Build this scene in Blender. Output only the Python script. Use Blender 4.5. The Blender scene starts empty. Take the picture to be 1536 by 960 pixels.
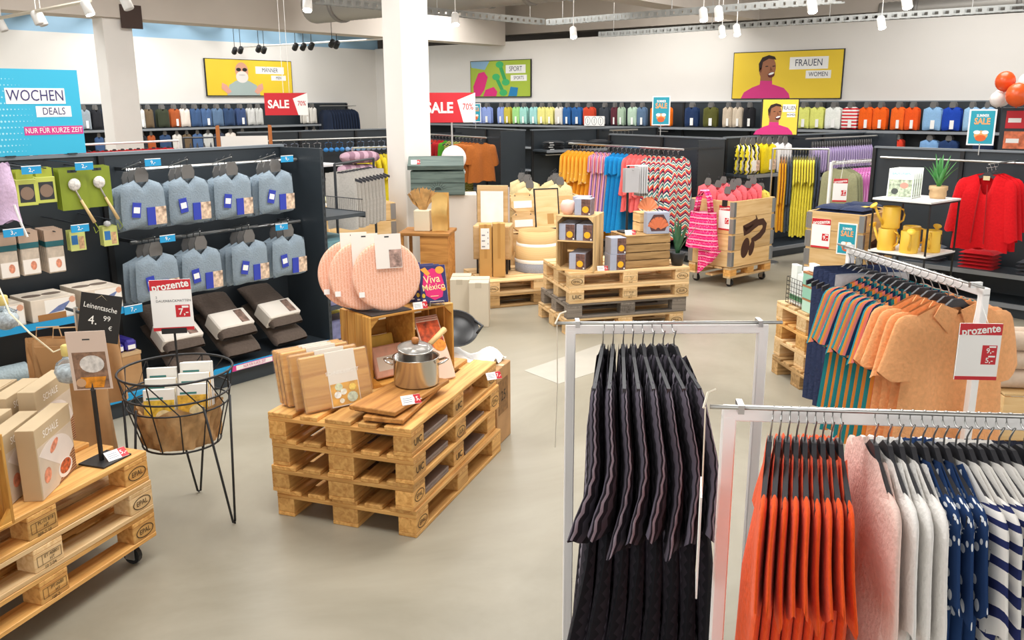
import bpy, bmesh, math, random
from mathutils import Vector, Matrix
random.seed(7)
R = math.radians
scene = bpy.context.scene
COL = scene.collection

# ---------------------------------------------------------------- camera
F_PX, PITCH, YAW, CAM_H, ROLL = 1327.5, R(13.897), R(38.635), 2.1, R(-0.236)
_fw = Vector((math.cos(YAW)*math.cos(PITCH), math.sin(YAW)*math.cos(PITCH), -math.sin(PITCH)))
_r0 = Vector((math.sin(YAW), -math.cos(YAW), 0))
_u0 = _r0.cross(_fw)
_r = _r0*math.cos(ROLL) + _u0*math.sin(ROLL)
_u = -_r0*math.sin(ROLL) + _u0*math.cos(ROLL)
CAM_P = Vector((0, 0, CAM_H))
cd = bpy.data.cameras.new('camera'); cam = bpy.data.objects.new('camera', cd); COL.objects.link(cam)
cd.sensor_width = 36; cd.lens = F_PX/1536*36; cd.clip_end = 200
cam.matrix_world = Matrix(((_r.x, _u.x, -_fw.x, 0), (_r.y, _u.y, -_fw.y, 0), (_r.z, _u.z, -_fw.z, CAM_H), (0, 0, 0, 1)))
scene.camera = cam

def at(px, py, x=None, y=None, z=None):
    """world point seen at a pixel of the 1536x960 frame on the plane x=, y= or z="""
    d = _fw + _r*((px-768)/F_PX) - _u*((py-480)/F_PX)
    if z is not None: t = (z-CAM_H)/d.z
    elif x is not None: t = x/d.x
    else: t = y/d.y
    return CAM_P + d*t

# ---------------------------------------------------------------- world and light
vs = scene.view_settings
vs.view_transform = 'Standard'; vs.look = 'None'; vs.gamma = 1; vs.use_curve_mapping = False
vs.exposure = 0.12
w = bpy.data.worlds.new('world'); scene.world = w; w.use_nodes = True
w.node_tree.nodes['Background'].inputs[0].default_value = (1.0, 0.985, 0.96, 1)
w.node_tree.nodes['Background'].inputs[1].default_value = 1.35
def area(x, y, z, sx, sy, power, col=(1, .985, .96), rot=(0, 0, 0)):  # added area lamps kept out of view, filling in for the track spots
    l = bpy.data.lights.new('ceiling_fill', 'AREA'); l.shape = 'RECTANGLE'; l.size = sx; l.size_y = sy
    l.energy = power; l.color = col
    o = bpy.data.objects.new('ceiling_fill', l); o.location = (x, y, z); o.rotation_euler = rot; COL.objects.link(o)
for x, y, p in ((2, 2.5, 120), (5, 3, 120), (3.5, 6, 120), (7.5, 6, 120), (8.5, 2.5, 120), (6, 10, 130), (11, 5, 130), (11, 9.5, 130),
                (14, 3, 110), (14.6, 8.6, 120), (9.5, 15.4, 190), (14, 12, 130), (4.5, 15.4, 190), (13, 15.6, 120), (1.5, 9.5, 90)):
    area(x, y, 4.35, 1.8, 1.8, p*.95)

# ---------------------------------------------------------------- materials
MATS = {}
def _new(name):
    m = bpy.data.materials.new(name); m.use_nodes = True
    nt = m.node_tree; b = nt.nodes['Principled BSDF']
    return m, nt, b
def srgb(h):
    h = h.lstrip('#'); c = [int(h[i:i+2], 16)/255 for i in (0, 2, 4)]
    return tuple(v/12.92 if v <= .04045 else ((v+.055)/1.055)**2.4 for v in c)
def col4(c):
    if isinstance(c, str): c = srgb(c)
    return (*c[:3], 1)
def ramp(nt, fac, stops, interp='LINEAR'):
    n = nt.nodes.new('ShaderNodeValToRGB'); n.color_ramp.interpolation = interp
    e = n.color_ramp.elements
    while len(e) < len(stops): e.new(.5)
    for k, (p, c) in enumerate(stops): e[k].position = p; e[k].color = col4(c)
    nt.links.new(fac, n.inputs[0]); return n.outputs[0]
def plain(c, rough=.6, metal=0, spec=.5, bump=0, bscale=200, var=0, alpha=1, trans=0, emit=0, sheen=0):
    key = ('plain', c, rough, metal, spec, bump, bscale, var, alpha, trans, emit, sheen)
    if key in MATS: return MATS[key]
    m, nt, b = _new('m_' + str(len(MATS)))
    b.inputs['Base Color'].default_value = col4(c); b.inputs['Roughness'].default_value = rough
    b.inputs['Metallic'].default_value = metal; b.inputs['Specular IOR Level'].default_value = spec
    if trans: b.inputs['Transmission Weight'].default_value = trans; b.inputs['IOR'].default_value = 1.3
    if alpha < 1: b.inputs['Alpha'].default_value = alpha
    if sheen: b.inputs['Sheen Weight'].default_value = sheen
    if emit: b.inputs['Emission Color'].default_value = col4(c); b.inputs['Emission Strength'].default_value = emit
    if bump or var:
        tc = nt.nodes.new('ShaderNodeTexCoord'); nz = nt.nodes.new('ShaderNodeTexNoise')
        nz.inputs['Scale'].default_value = bscale; nz.inputs['Detail'].default_value = 3
        nt.links.new(tc.outputs['Object'], nz.inputs['Vector'])
        if bump:
            bp = nt.nodes.new('ShaderNodeBump'); bp.inputs['Strength'].default_value = bump; bp.inputs['Distance'].default_value = .01
            nt.links.new(nz.outputs[0], bp.inputs['Height']); nt.links.new(bp.outputs[0], b.inputs['Normal'])
        if var:
            r, g, bl = col4(c)[:3]
            o = ramp(nt, nz.outputs[0], [(.3, (r*(1-var), g*(1-var), bl*(1-var))), (.7, (min(1, r*(1+var)), min(1, g*(1+var)), min(1, bl*(1+var))))])
            nt.links.new(o, b.inputs['Base Color'])
    MATS[key] = m; return m
def fabric(c, var=.07, bump=.25, scale=60):
    var = min(var, .1)*.7
    return plain(c, rough=.9, spec=.15, bump=bump, bscale=scale, var=var, sheen=.1)
def wood(c1, c2, sx=3., sy=40., sz=40., rough=.6, rnd=.25, dark=None):
    """grain along local X, tone varies from piece to piece"""
    key = ('wood', c1, c2, sx, sy, sz, rough, rnd)
    if key in MATS: return MATS[key]
    m, nt, b = _new('wood_%d' % len(MATS)); b.inputs['Roughness'].default_value = rough
    tc = nt.nodes.new('ShaderNodeTexCoord'); mp = nt.nodes.new('ShaderNodeMapping'); mp.inputs['Scale'].default_value = (sx, sy, sz)
    oi = nt.nodes.new('ShaderNodeObjectInfo')
    add = nt.nodes.new('ShaderNodeVectorMath'); add.operation = 'ADD'
    mul = nt.nodes.new('ShaderNodeVectorMath'); mul.operation = 'SCALE'; mul.inputs['Scale'].default_value = 37.
    cmb = nt.nodes.new('ShaderNodeCombineXYZ')
    for k in range(3): nt.links.new(oi.outputs['Random'], cmb.inputs[k])
    nt.links.new(cmb.outputs[0], mul.inputs[0]); nt.links.new(tc.outputs['Object'], mp.inputs['Vector'])
    nt.links.new(mp.outputs[0], add.inputs[0]); nt.links.new(mul.outputs[0], add.inputs[1])
    nz = nt.nodes.new('ShaderNodeTexNoise'); nz.inputs['Scale'].default_value = 1.; nz.inputs['Detail'].default_value = 5; nz.inputs['Distortion'].default_value = .6
    nt.links.new(add.outputs[0], nz.inputs['Vector'])
    o = ramp(nt, nz.outputs[0], [(.3, c2), (.62, c1)])
    hsv = nt.nodes.new('ShaderNodeHueSaturation')
    mr = nt.nodes.new('ShaderNodeMapRange'); mr.inputs['To Min'].default_value = 1-rnd; mr.inputs['To Max'].default_value = 1+rnd*.6
    nt.links.new(oi.outputs['Random'], mr.inputs['Value']); nt.links.new(mr.outputs[0], hsv.inputs['Value'])
    nt.links.new(o, hsv.inputs['Color']); nt.links.new(hsv.outputs[0], b.inputs['Base Color'])
    bp = nt.nodes.new('ShaderNodeBump'); bp.inputs['Strength'].default_value = .2; bp.inputs['Distance'].default_value = .004
    nt.links.new(nz.outputs[0], bp.inputs['Height']); nt.links.new(bp.outputs[0], b.inputs['Normal'])
    MATS[key] = m; return m
def stripes(cols, axis=0, freq=10., zig=0., zfreq=14., key=None, rough=.9, dots=None, noise=.0, f2=0., uv=False):
    """cloth printed in bands across a local axis; zig gives chevrons; dots=(colour, scale) adds small blossoms"""
    k = ('stripes', tuple(cols), axis, freq, zig, zfreq, dots, noise, f2, uv)
    if k in MATS: return MATS[k]
    m, nt, b = _new('print_%d' % len(MATS)); b.inputs['Roughness'].default_value = rough; b.inputs['Specular IOR Level'].default_value = .15
    tc = nt.nodes.new('ShaderNodeTexCoord'); sp = nt.nodes.new('ShaderNodeSeparateXYZ'); CO = tc.outputs['UV' if uv else 'Object']; nt.links.new(CO, sp.inputs[0])
    if uv and axis == 2: axis = 1
    def M(op, a, bb=None):
        n = nt.nodes.new('ShaderNodeMath'); n.operation = op
        for i, v in enumerate((a, bb)):
            if v is None: continue
            if isinstance(v, (int, float)): n.inputs[i].default_value = v
            else: nt.links.new(v, n.inputs[i])
        return n.outputs[0]
    v = M('MULTIPLY', sp.outputs[axis], freq)
    if f2: v = M('ADD', v, M('MULTIPLY', sp.outputs[1], f2))
    if zig:
        o = sp.outputs[(1 if axis == 0 else 0) if uv else (2 if axis != 2 else 0)]
        z = M('ABSOLUTE', M('SUBTRACT', M('FRACT', M('MULTIPLY', o, zfreq)), .5))
        v = M('ADD', v, M('MULTIPLY', z, zig))
    if noise:
        nz = nt.nodes.new('ShaderNodeTexNoise'); nz.inputs['Scale'].default_value = 12; nt.links.new(CO, nz.inputs['Vector'])
        v = M('ADD', v, M('MULTIPLY', nz.outputs[0], noise))
    fr = M('FRACT', v)
    n = len(cols); o = ramp(nt, fr, [(i/n, c) for i, c in enumerate(cols)], 'CONSTANT')
    if dots:
        vo = nt.nodes.new('ShaderNodeTexVoronoi'); vo.inputs['Scale'].default_value = dots[1]; nt.links.new(CO, vo.inputs['Vector'])
        mx = nt.nodes.new('ShaderNodeMix'); mx.data_type = 'RGBA'
        fc = M('LESS_THAN', vo.outputs['Distance'], dots[2] if len(dots) > 2 else .42)
        nt.links.new(fc, mx.inputs[0]); nt.links.new(o, mx.inputs[6]); mx.inputs[7].default_value = col4(dots[0]); o = mx.outputs[2]
    nt.links.new(o, b.inputs['Base Color'])
    MATS[k] = m; return m

# ---------------------------------------------------------------- mesh building
class MB:
    def __init__(s): s.v = []; s.f = []; s.uv = {}
    def add(s, vs, fs, M=None):
        o = len(s.v)
        s.v += [tuple(M @ Vector(v)) for v in vs] if M is not None else [tuple(v) for v in vs]
        s.f += [tuple(i+o for i in f) for f in fs]; return s
    def box(s, x0, x1, y0, y1, z0, z1, b=0., M=None):
        if b <= 0:
            vs = [(x, y, z) for z in (z0, z1) for y in (y0, y1) for x in (x0, x1)]
            return s.add(vs, [(0, 2, 3, 1), (4, 5, 7, 6), (0, 1, 5, 4), (2, 6, 7, 3), (0, 4, 6, 2), (1, 3, 7, 5)], M)
        vs = []; idx = {}
        for i, x in enumerate((x0, x1)):
            for j, y in enumerate((y0, y1)):
                for k, z in enumerate((z0, z1)):
                    dx, dy, dz = b*(1-2*i), b*(1-2*j), b*(1-2*k)
                    for a, p in enumerate(((x, y+dy, z+dz), (x+dx, y, z+dz), (x+dx, y+dy, z))):
                        idx[i, j, k, a] = len(vs); vs.append(p)
        g = lambda i, j, k, a: idx[i, j, k, a]
        fs = []
        for i in (0, 1):
            q = [g(i, 0, 0, 0), g(i, 1, 0, 0), g(i, 1, 1, 0), g(i, 0, 1, 0)]; fs.append(tuple(q if i else q[::-1]))
            q = [g(0, i, 0, 1), g(0, i, 1, 1), g(1, i, 1, 1), g(1, i, 0, 1)]; fs.append(tuple(q if i else q[::-1]))
            q = [g(0, 0, i, 2), g(1, 0, i, 2), g(1, 1, i, 2), g(0, 1, i, 2)]; fs.append(tuple(q if i else q[::-1]))
        for i in (0, 1):
            for j in (0, 1):
                fs.append((g(i, j, 0, 0), g(i, j, 1, 0), g(i, j, 1, 1), g(i, j, 0, 1)))
                fs.append((g(i, 0, j, 0), g(i, 1, j, 0), g(i, 1, j, 2), g(i, 0, j, 2)))
                fs.append((g(0, i, j, 1), g(1, i, j, 1), g(1, i, j, 2), g(0, i, j, 2)))
                for k in (0, 1): fs.append((g(i, j, k, 0), g(i, j, k, 1), g(i, j, k, 2)))
        return s.add(vs, fs, M)
    def cbox(s, c, d, b=0., M=None):
        return s.box(c[0]-d[0]/2, c[0]+d[0]/2, c[1]-d[1]/2, c[1]+d[1]/2, c[2]-d[2]/2, c[2]+d[2]/2, b, M)
    def tube(s, pts, r, n=6, closed=False, M=None):
        pts = [Vector(p) for p in pts]; N = len(pts); vs = []; fs = []
        for i, p in enumerate(pts):
            a = pts[i-1] if (i or closed) else p; c = pts[(i+1) % N] if (i < N-1 or closed) else p
            t = (c-a).normalized()
            up = Vector((0, 0, 1)) if abs(t.z) < .9 else Vector((1, 0, 0))
            e1 = t.cross(up).normalized(); e2 = t.cross(e1)
            rr = r[i] if isinstance(r, (list, tuple)) else r
            for k in range(n):
                q = 2*math.pi*k/n; vs.append(p + (e1*math.cos(q) + e2*math.sin(q))*rr)
        for i in range(N if closed else N-1):
            j = (i+1) % N
            for k in range(n): fs.append((i*n+k, i*n+(k+1) % n, j*n+(k+1) % n, j*n+k))
        if not closed: fs += [tuple(range(n))[::-1], tuple(range((N-1)*n, N*n))]
        return s.add(vs, fs, M)
    def lathe(s, prof, n=20, M=None, cap=True):
        vs = []; fs = []
        for r, z in prof:
            for k in range(n): q = 2*math.pi*k/n; vs.append((r*math.cos(q), r*math.sin(q), z))
        for i in range(len(prof)-1):
            for k in range(n): fs.append((i*n+k, i*n+(k+1) % n, (i+1)*n+(k+1) % n, (i+1)*n+k))
        if cap: fs += [tuple(range(n))[::-1], tuple(range((len(prof)-1)*n, len(prof)*n))]
        return s.add(vs, fs, M)
    def prism(s, poly, y0, y1, M=None):
        """polygon in local XZ pushed through y0..y1"""
        n = len(poly); vs = [(p[0], y0, p[1]) for p in poly] + [(p[0], y1, p[1]) for p in poly]
        fs = [tuple(range(n)), tuple(range(n, 2*n))[::-1]] + [(i, i+n, (i+1) % n+n, (i+1) % n) for i in range(n)]
        return s.add(vs, fs, M)
    def grid(s, fn, nu, nv, closed=False, M=None, uv=None):
        if uv:
            o = len(s.v)
            for j in range(nv+1):
                for i in range(nu+1): s.uv[o+j*(nu+1)+i] = (uv[0]*i/nu, uv[1]*j/nv)
        vs = [fn(i/nu, j/nv) for j in range(nv+1) for i in range(nu if closed else nu+1)]
        W = nu if closed else nu+1
        fs = [(j*W+i, j*W+(i+1) % W, (j+1)*W+(i+1) % W, (j+1)*W+i) for j in range(nv) for i in range(nu)]
        return s.add(vs, fs, M)
    def mesh(s, name, mat=None, smooth=False):
        me = bpy.data.meshes.new(name); me.from_pydata(s.v, [], s.f); me.update()
        if s.uv:
            lay = me.uv_layers.new(name='cloth'); li = [0]*len(me.loops); me.loops.foreach_get('vertex_index', li)
            lay.data.foreach_set('uv', [c for i in li for c in s.uv.get(i, (0, 0))])
        if mat: me.materials.append(mat)
        if smooth: me.polygons.foreach_set('use_smooth', [True]*len(me.polygons))
        return me
def link(name, me, parent=None, M=None, mat=None):
    o = bpy.data.objects.new(name, me); COL.objects.link(o)
    if parent: o.parent = parent
    if M is not None: o.matrix_local = M
    if mat is not None:
        if me.materials and me.materials[0] is not mat:
            o.material_slots[0].link = 'OBJECT'; o.material_slots[0].material = mat
        elif not me.materials: me.materials.append(mat)
    return o
def obj(name, mb, mat, parent=None, M=None, smooth=False):
    return link(name, mb.mesh(name, mat, smooth), parent, M)
def tag(o, label, cat, group=None):
    o['label'] = label; o['category'] = cat
    if group: o['group'] = group
    return o
def TM(loc=(0, 0, 0), rz=0., rx=0., ry=0., s=1.):
    return Matrix.Translation(Vector(loc)) @ Matrix.Rotation(rz, 4, 'Z') @ Matrix.Rotation(ry, 4, 'Y') @ Matrix.Rotation(rx, 4, 'X') @ Matrix.Scale(s, 4)
def thing(name, label, cat, loc=(0, 0, 0), rz=0., group=None):
    o = bpy.data.objects.new(name, None); COL.objects.link(o); o.matrix_local = TM(loc, rz)
    o.empty_display_size = .05
    return tag(o, label, cat, group)
def struct(name, mb, mat, M=None, smooth=False):
    o = obj(name, mb, mat, None, M, smooth); o['kind'] = 'structure'; return o
def dup(root, M, label=None, group=None):
    r = root.copy(); COL.objects.link(r); r.matrix_local = M
    if label: r['label'] = label
    if group: r['group'] = group
    for ch in root.children:
        c2 = ch.copy(); COL.objects.link(c2); c2.parent = r; c2.matrix_local = ch.matrix_local.copy()
        for g in ch.children:
            d = g.copy(); COL.objects.link(d); d.parent = c2; d.matrix_local = g.matrix_local.copy()
    return r
_TXT = {}
def text_mesh(s, size=1., bold=0., align='CENTER', sx=1.):
    k = (s, align, bold)
    if k not in _TXT:
        cu = bpy.data.curves.new('lettering', 'FONT'); cu.body = s; cu.align_x = align; cu.align_y = 'CENTER'; cu.size = 1.; cu.offset = bold; cu.resolution_u = 3
        o = bpy.data.objects.new('lettering', cu); _TXT[k] = bpy.data.meshes.new_from_object(o)
        bpy.data.objects.remove(o); bpy.data.curves.remove(cu)
    me = _TXT[k].copy(); me.name = 'lettering'
    me.transform(Matrix.Diagonal((size*sx, size, size, 1)))
    return me
# text plane: letters lie in local XZ, reading along +X, facing -Y
TXF = Matrix.Rotation(R(90), 4, 'X')
def text(s, size, mat, parent, loc, bold=0., align='CENTER', sx=1., rz=0., M=None, name='lettering', tilt=0.):
    me = text_mesh(s, size, bold, align, sx); me.materials.clear(); me.materials.append(mat)
    base = M if M is not None else TM(loc, rz)
    return link(name, me, parent, base @ Matrix.Rotation(tilt, 4, 'Y') @ TXF)
def flat(poly, mat, parent, name, y=0., t=.0006, M=None):
    """flat printed patch: polygon in local XZ, a hair proud of y, facing -Y"""
    mb = MB().prism(poly, y-t, y); return obj(name, mb, mat, parent, M)
def rect(x0, x1, z0, z1): return [(x0, z0), (x1, z0), (x1, z1), (x0, z1)]
def ell(cx, cz, rx, rz, n=20, a0=0., a1=2*math.pi, tilt=0.):
    out = []
    for k in range(n):
        q = a0 + (a1-a0)*k/(n if abs(a1-a0-2*math.pi) < 1e-6 else n-1)
        x, z = rx*math.cos(q), rz*math.sin(q)
        out.append((cx + x*math.cos(tilt) - z*math.sin(tilt), cz + x*math.sin(tilt) + z*math.cos(tilt)))
    return out
WHITE = plain('#f4f2ee', .5); BLACK = plain('#191a1c', .5); DARK = plain('#2a2e33', .45); SILVER = plain('#c9c9c7', .3, .9)
WFRAME = plain('#fdfbf9', .4); RED = plain('#c9202c', .5); BLUE = plain('#1d9ad2', .5); PINK = plain('#d63a8c', .5); HANG = plain('#35353a', .5)
PAPER = plain('#f5f4f1', .6); KRAFT = plain('#b98d5e', .8, var=.12, bscale=8); TEALP = plain('#219bb0', .5)
# ================================================================ structure
def floor_mat():
    m, nt, b = _new('floor_concrete')
    tc = nt.nodes.new('ShaderNodeTexCoord'); n1 = nt.nodes.new('ShaderNodeTexNoise'); n1.inputs['Scale'].default_value = .55; n1.inputs['Detail'].default_value = 7; n1.inputs['Roughness'].default_value = .62; n1.inputs['Distortion'].default_value = .8
    nt.links.new(tc.outputs['Object'], n1.inputs['Vector'])
    o = ramp(nt, n1.outputs[0], [(.3, '#878170'), (.5, '#9b9483'), (.7, '#a9a393')])
    nt.links.new(o, b.inputs['Base Color'])
    n2 = nt.nodes.new('ShaderNodeTexNoise'); n2.inputs['Scale'].default_value = 2.2; n2.inputs['Detail'].default_value = 5; nt.links.new(tc.outputs['Object'], n2.inputs['Vector'])
    mr = nt.nodes.new('ShaderNodeMapRange'); mr.inputs['To Min'].default_value = .3; mr.inputs['To Max'].default_value = .48
    nt.links.new(n2.outputs[0], mr.inputs['Value']); nt.links.new(mr.outputs[0], b.inputs['Roughness'])
    b.inputs['Specular IOR Level'].default_value = .35
    return m
struct('floor', MB().box(-5, 24, -5, 26, -.1, 0), floor_mat())
M_WALL = plain('#e9e5df', .8, var=.02, bscale=.8); M_CEIL = plain('#a09b95', .9); M_BEAM = plain('#d9cfc4', .85, var=.04, bscale=1.)
XW, YW = 16.5, 17.7
struct('wall_right', MB().box(XW, XW+.12, -5, YW, 0, 3.42), M_WALL)
struct('wall_left', MB().box(-5, XW+.12, YW, YW+.12, 0, 3.4), M_WALL)
struct('trim_1', MB().box(-5, XW+.12, YW+.02, YW+.1, 3.4, 3.75), plain('#9fc4de', .6))
struct('wall_back', MB().box(-5, 24, 26, 26.1, 0, 4.5), plain('#6d6b69', .9))
struct('wall_far', MB().box(23.9, 24, -5, 26, 0, 4.5), plain('#b9b0a6', .9))
struct('ceiling', MB().box(-5, 24, -5, 26, 4.55, 4.65), M_CEIL)
struct('trim_2', MB().box(-5, XW, 13.35, 13.85, 3.34, 4.55), M_BEAM)
struct('trim_3', MB().box(-5, XW, 7.25, 7.7, 3.56, 4.55), M_BEAM)
struct('trim_4', MB().box(16.9, 17.3, -5, 17, 3.6, 4.55), M_BEAM)
M_GREYST = plain('#8d949a', .5, .4)
for k in range(22):     # purlins between the beam and the far wall
    x = -4+k*1.0; struct('trim_%d' % (5+k), MB().box(x, x+.08, 13.85, YW+.1, 3.72, 3.86), M_GREYST)
struct('trim_27', MB().box(-5, XW, 13.9, 20, 4.5, 4.54), plain('#b9c3c9', .8))
for x in (1.2, 3.6):    # joints of the beam cladding and the dark patch on it
    struct('trim_%d' % (28+int(x)), MB().box(x, x+.015, 13.342, 13.35, 3.34, 4.5), DARK)
P = at(197, 22, y=13.33); struct('trim_33', MB().box(P.x-.17, P.x+.17, 13.33, 13.35, P.z-.2, P.z+.14), plain('#4a3a34', .8))
M_PIL = plain('#ece8e2', .7, var=.02, bscale=2)
PIL = Vector((7.24, 7.33, 0))
struct('trim_34', MB().box(PIL.x, PIL.x+.43, PIL.y, PIL.y+.31, 0, 3.56, .012), M_PIL)
PL2 = at(176, 148, y=13.42)
struct('trim_35', MB().box(PL2.x-.1, PL2.x+.36, 13.42, 13.74, 0, 3.34, .012), M_PIL)

fp = [at(786, 556, z=0), at(905, 515, z=0), at(925, 548, z=0), at(838, 576, z=0)]  # paler four-cornered patch, a thin slab on the concrete
tag(obj('pale_floor_patch', MB().add([(p.x, p.y, z) for z in (.0005, .002) for p in fp], [(0, 3, 2, 1), (4, 5, 6, 7)]+[(k, (k+1) % 4, 4+(k+1) % 4, 4+k) for k in range(4)]), plain('#b9b4a8', .4, var=.05, bscale=6)), 'pale rectangle on the concrete floor before the lamp box pallets', 'floor marking')
# ceiling services --------------------------------------------------------
def duct(label, p0, p1, r):
    t = thing('ventilation_duct', label, 'duct', p0)
    d = Vector(p1)-Vector(p0); L = d.length; n = int(L/.11); prof = []
    for k in range(n*2+1):
        z = L*k/(n*2); prof.append((r + (.012 if k % 2 else 0), z))
    M = d.to_track_quat('Z', 'Y').to_matrix().to_4x4()
    obj('spiral_pipe', MB().lathe(prof, 28), plain('#b9b6b0', .45, .35), t, M, True)
    for f in (.08, .3, .55, .8):
        obj('joint_collar', MB().lathe([(r+.02, 0), (r+.035, .01), (r+.035, .07), (r+.02, .08)], 28), plain('#9a9793', .45, .4), t, M @ Matrix.Translation((0, 0, L*f)), True)
    return t
duct('thick silver spiral ventilation duct with an open end hanging below the ceiling', (10.45, 12.7, 3.69), (10.45, 4.2, 3.72), .27)
duct('slim silver spiral ventilation duct running beside the thicker one', (14.9, 13.2, 4.2), (14.9, 4.0, 4.2), .2)
duct('ribbed silver duct showing just above the sand coloured end of the white wall', (17.0, 5.2, 3.62), (17.0, -2.0, 3.7), .16)
def tray(label, p0, p1):
    p0 = Vector(p0); p1 = Vector(p1); d = p1-p0; L = d.length
    t = thing('cable_tray', label, 'cable tray', p0, math.atan2(d.y, d.x))
    mb = MB(); n = int(L/.14)
    for s in (-1, 1):
        mb.box(0, L, s*.05-.002, s*.05+.002, .05, .07); mb.box(0, L, s*.05-.002, s*.05+.002, -.02, 0)
        for k in range(n): mb.box(k*.14, k*.14+.06, s*.05-.002, s*.05+.002, 0, .05)
    for k in range(n): mb.box(k*.14+.02, k*.14+.05, -.05, .05, -.02, -.016)
    obj('perforated_channel', mb, plain('#aeb0ae', .4, .7), t)
    for k in range(int(L/2)+1): obj('suspension_rod', MB().tube([(k*2.+.3, 0, .05), (k*2.+.3, 0, 4.55-p0.z)], .006, 5), SILVER, t)
    return t
T0 = at(822, 36, z=3.3); T1 = at(1265, 2, z=3.3)
tray('perforated metal cable tray running from the duct towards the top of the beam', T0, T1)
U0 = at(900, 54, z=3.25); U1 = at(1536, 14, z=3.25)
tray('perforated metal cable tray just above the edge of the white wall', U0, U1)
T2 = at(470, 3, z=3.3); tray('perforated metal cable tray leading past the white pillar', T0+(T2-T0).normalized()*.14, T2)
M_GLOW = plain((1, .96, .88), .5, emit=25)
def spot(px, py, z, label, black=False, aim=(0, 0, -1), on=True, top=4.55):
    p = at(px, py, z=z)
    t = thing('spotlight', label, 'spotlight', p)
    q = Vector(aim).to_track_quat('Z', 'Y').to_matrix().to_4x4()
    obj('lamp_housing', MB().lathe([(.03, -.09), (.05, -.07), (.055, .07), (.05, .075)], 14), BLACK if black else WHITE, t, q, True)
    obj('lens', MB().lathe([(.047, .07), (.047, .08)], 14), M_GLOW if on else plain('#dddddd', .3), t, q)
    obj('bracket', MB().tube([(0, 0, .02), (0, 0, top-z)], .006, 6), BLACK if black else WHITE, t)
for k, (px, py, z) in enumerate(((461, 6, 3.15), (683, 29, 3.15), (1078, 20, 3.15), (1105, 45, 3.1), (1083, 47, 3.1), (1055, 22, 3.15), (860, 49, 3.1), (1218, 8, 3.1), (1322, 34, 3.1), (1360, 1, 3.1))):
    spot(px, py, z, 'white cable tray spotlight glowing under the ceiling', aim=(-.3, -.3, -.9), top=3.45 if k in (2, 5) else 4.55)
for o in COL.objects:
    if o.name.startswith('spotlight'): o['group'] = 'lit spotlights under the cable trays'
for px, py in ((352, 76), (361, 75), (388, 73), (396, 75), (443, 70), (455, 70), (467, 69), (498, 65), (505, 67)):
    spot(px, py, 3.15, 'small spotlight with a black housing hanging before the white wall', True, (.3, .8, -.5), False)
for o in COL.objects:
    if o.name.startswith('spotlight') and o.get('group') is None: o['group'] = 'black spotlights before the far wall'
tr = thing('lighting_track', 'cream lighting track with white spotlights under the clad beam', 'lighting track', (0, 0, 0))
a, b_ = at(0, 27, z=3.2), at(135, 1, z=3.2)
obj('rail', MB().tube([a, b_], .022, 4), plain('#e6ddcb', .5), tr)
for px, py in ((55, 27), (62, 29), (3, 38), (131, 12), (189, 3)):
    spot(px, py, 3.12, 'white spotlight clipped to the cream track below the clad beam', False, (.2, -.3, -.9), px == 131)
for o in COL.objects:
    if o.name.startswith('spotlight') and o.get('group') is None: o['group'] = 'white spotlights of the cream track'
t = thing('lighting_track', 'slim white lighting track carrying small black spotlights', 'lighting track', (0, 0, 0))
obj('rail', MB().tube([at(340, 72, z=3.3), at(580, 58, z=3.3)], .018, 4), WHITE, t)

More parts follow.
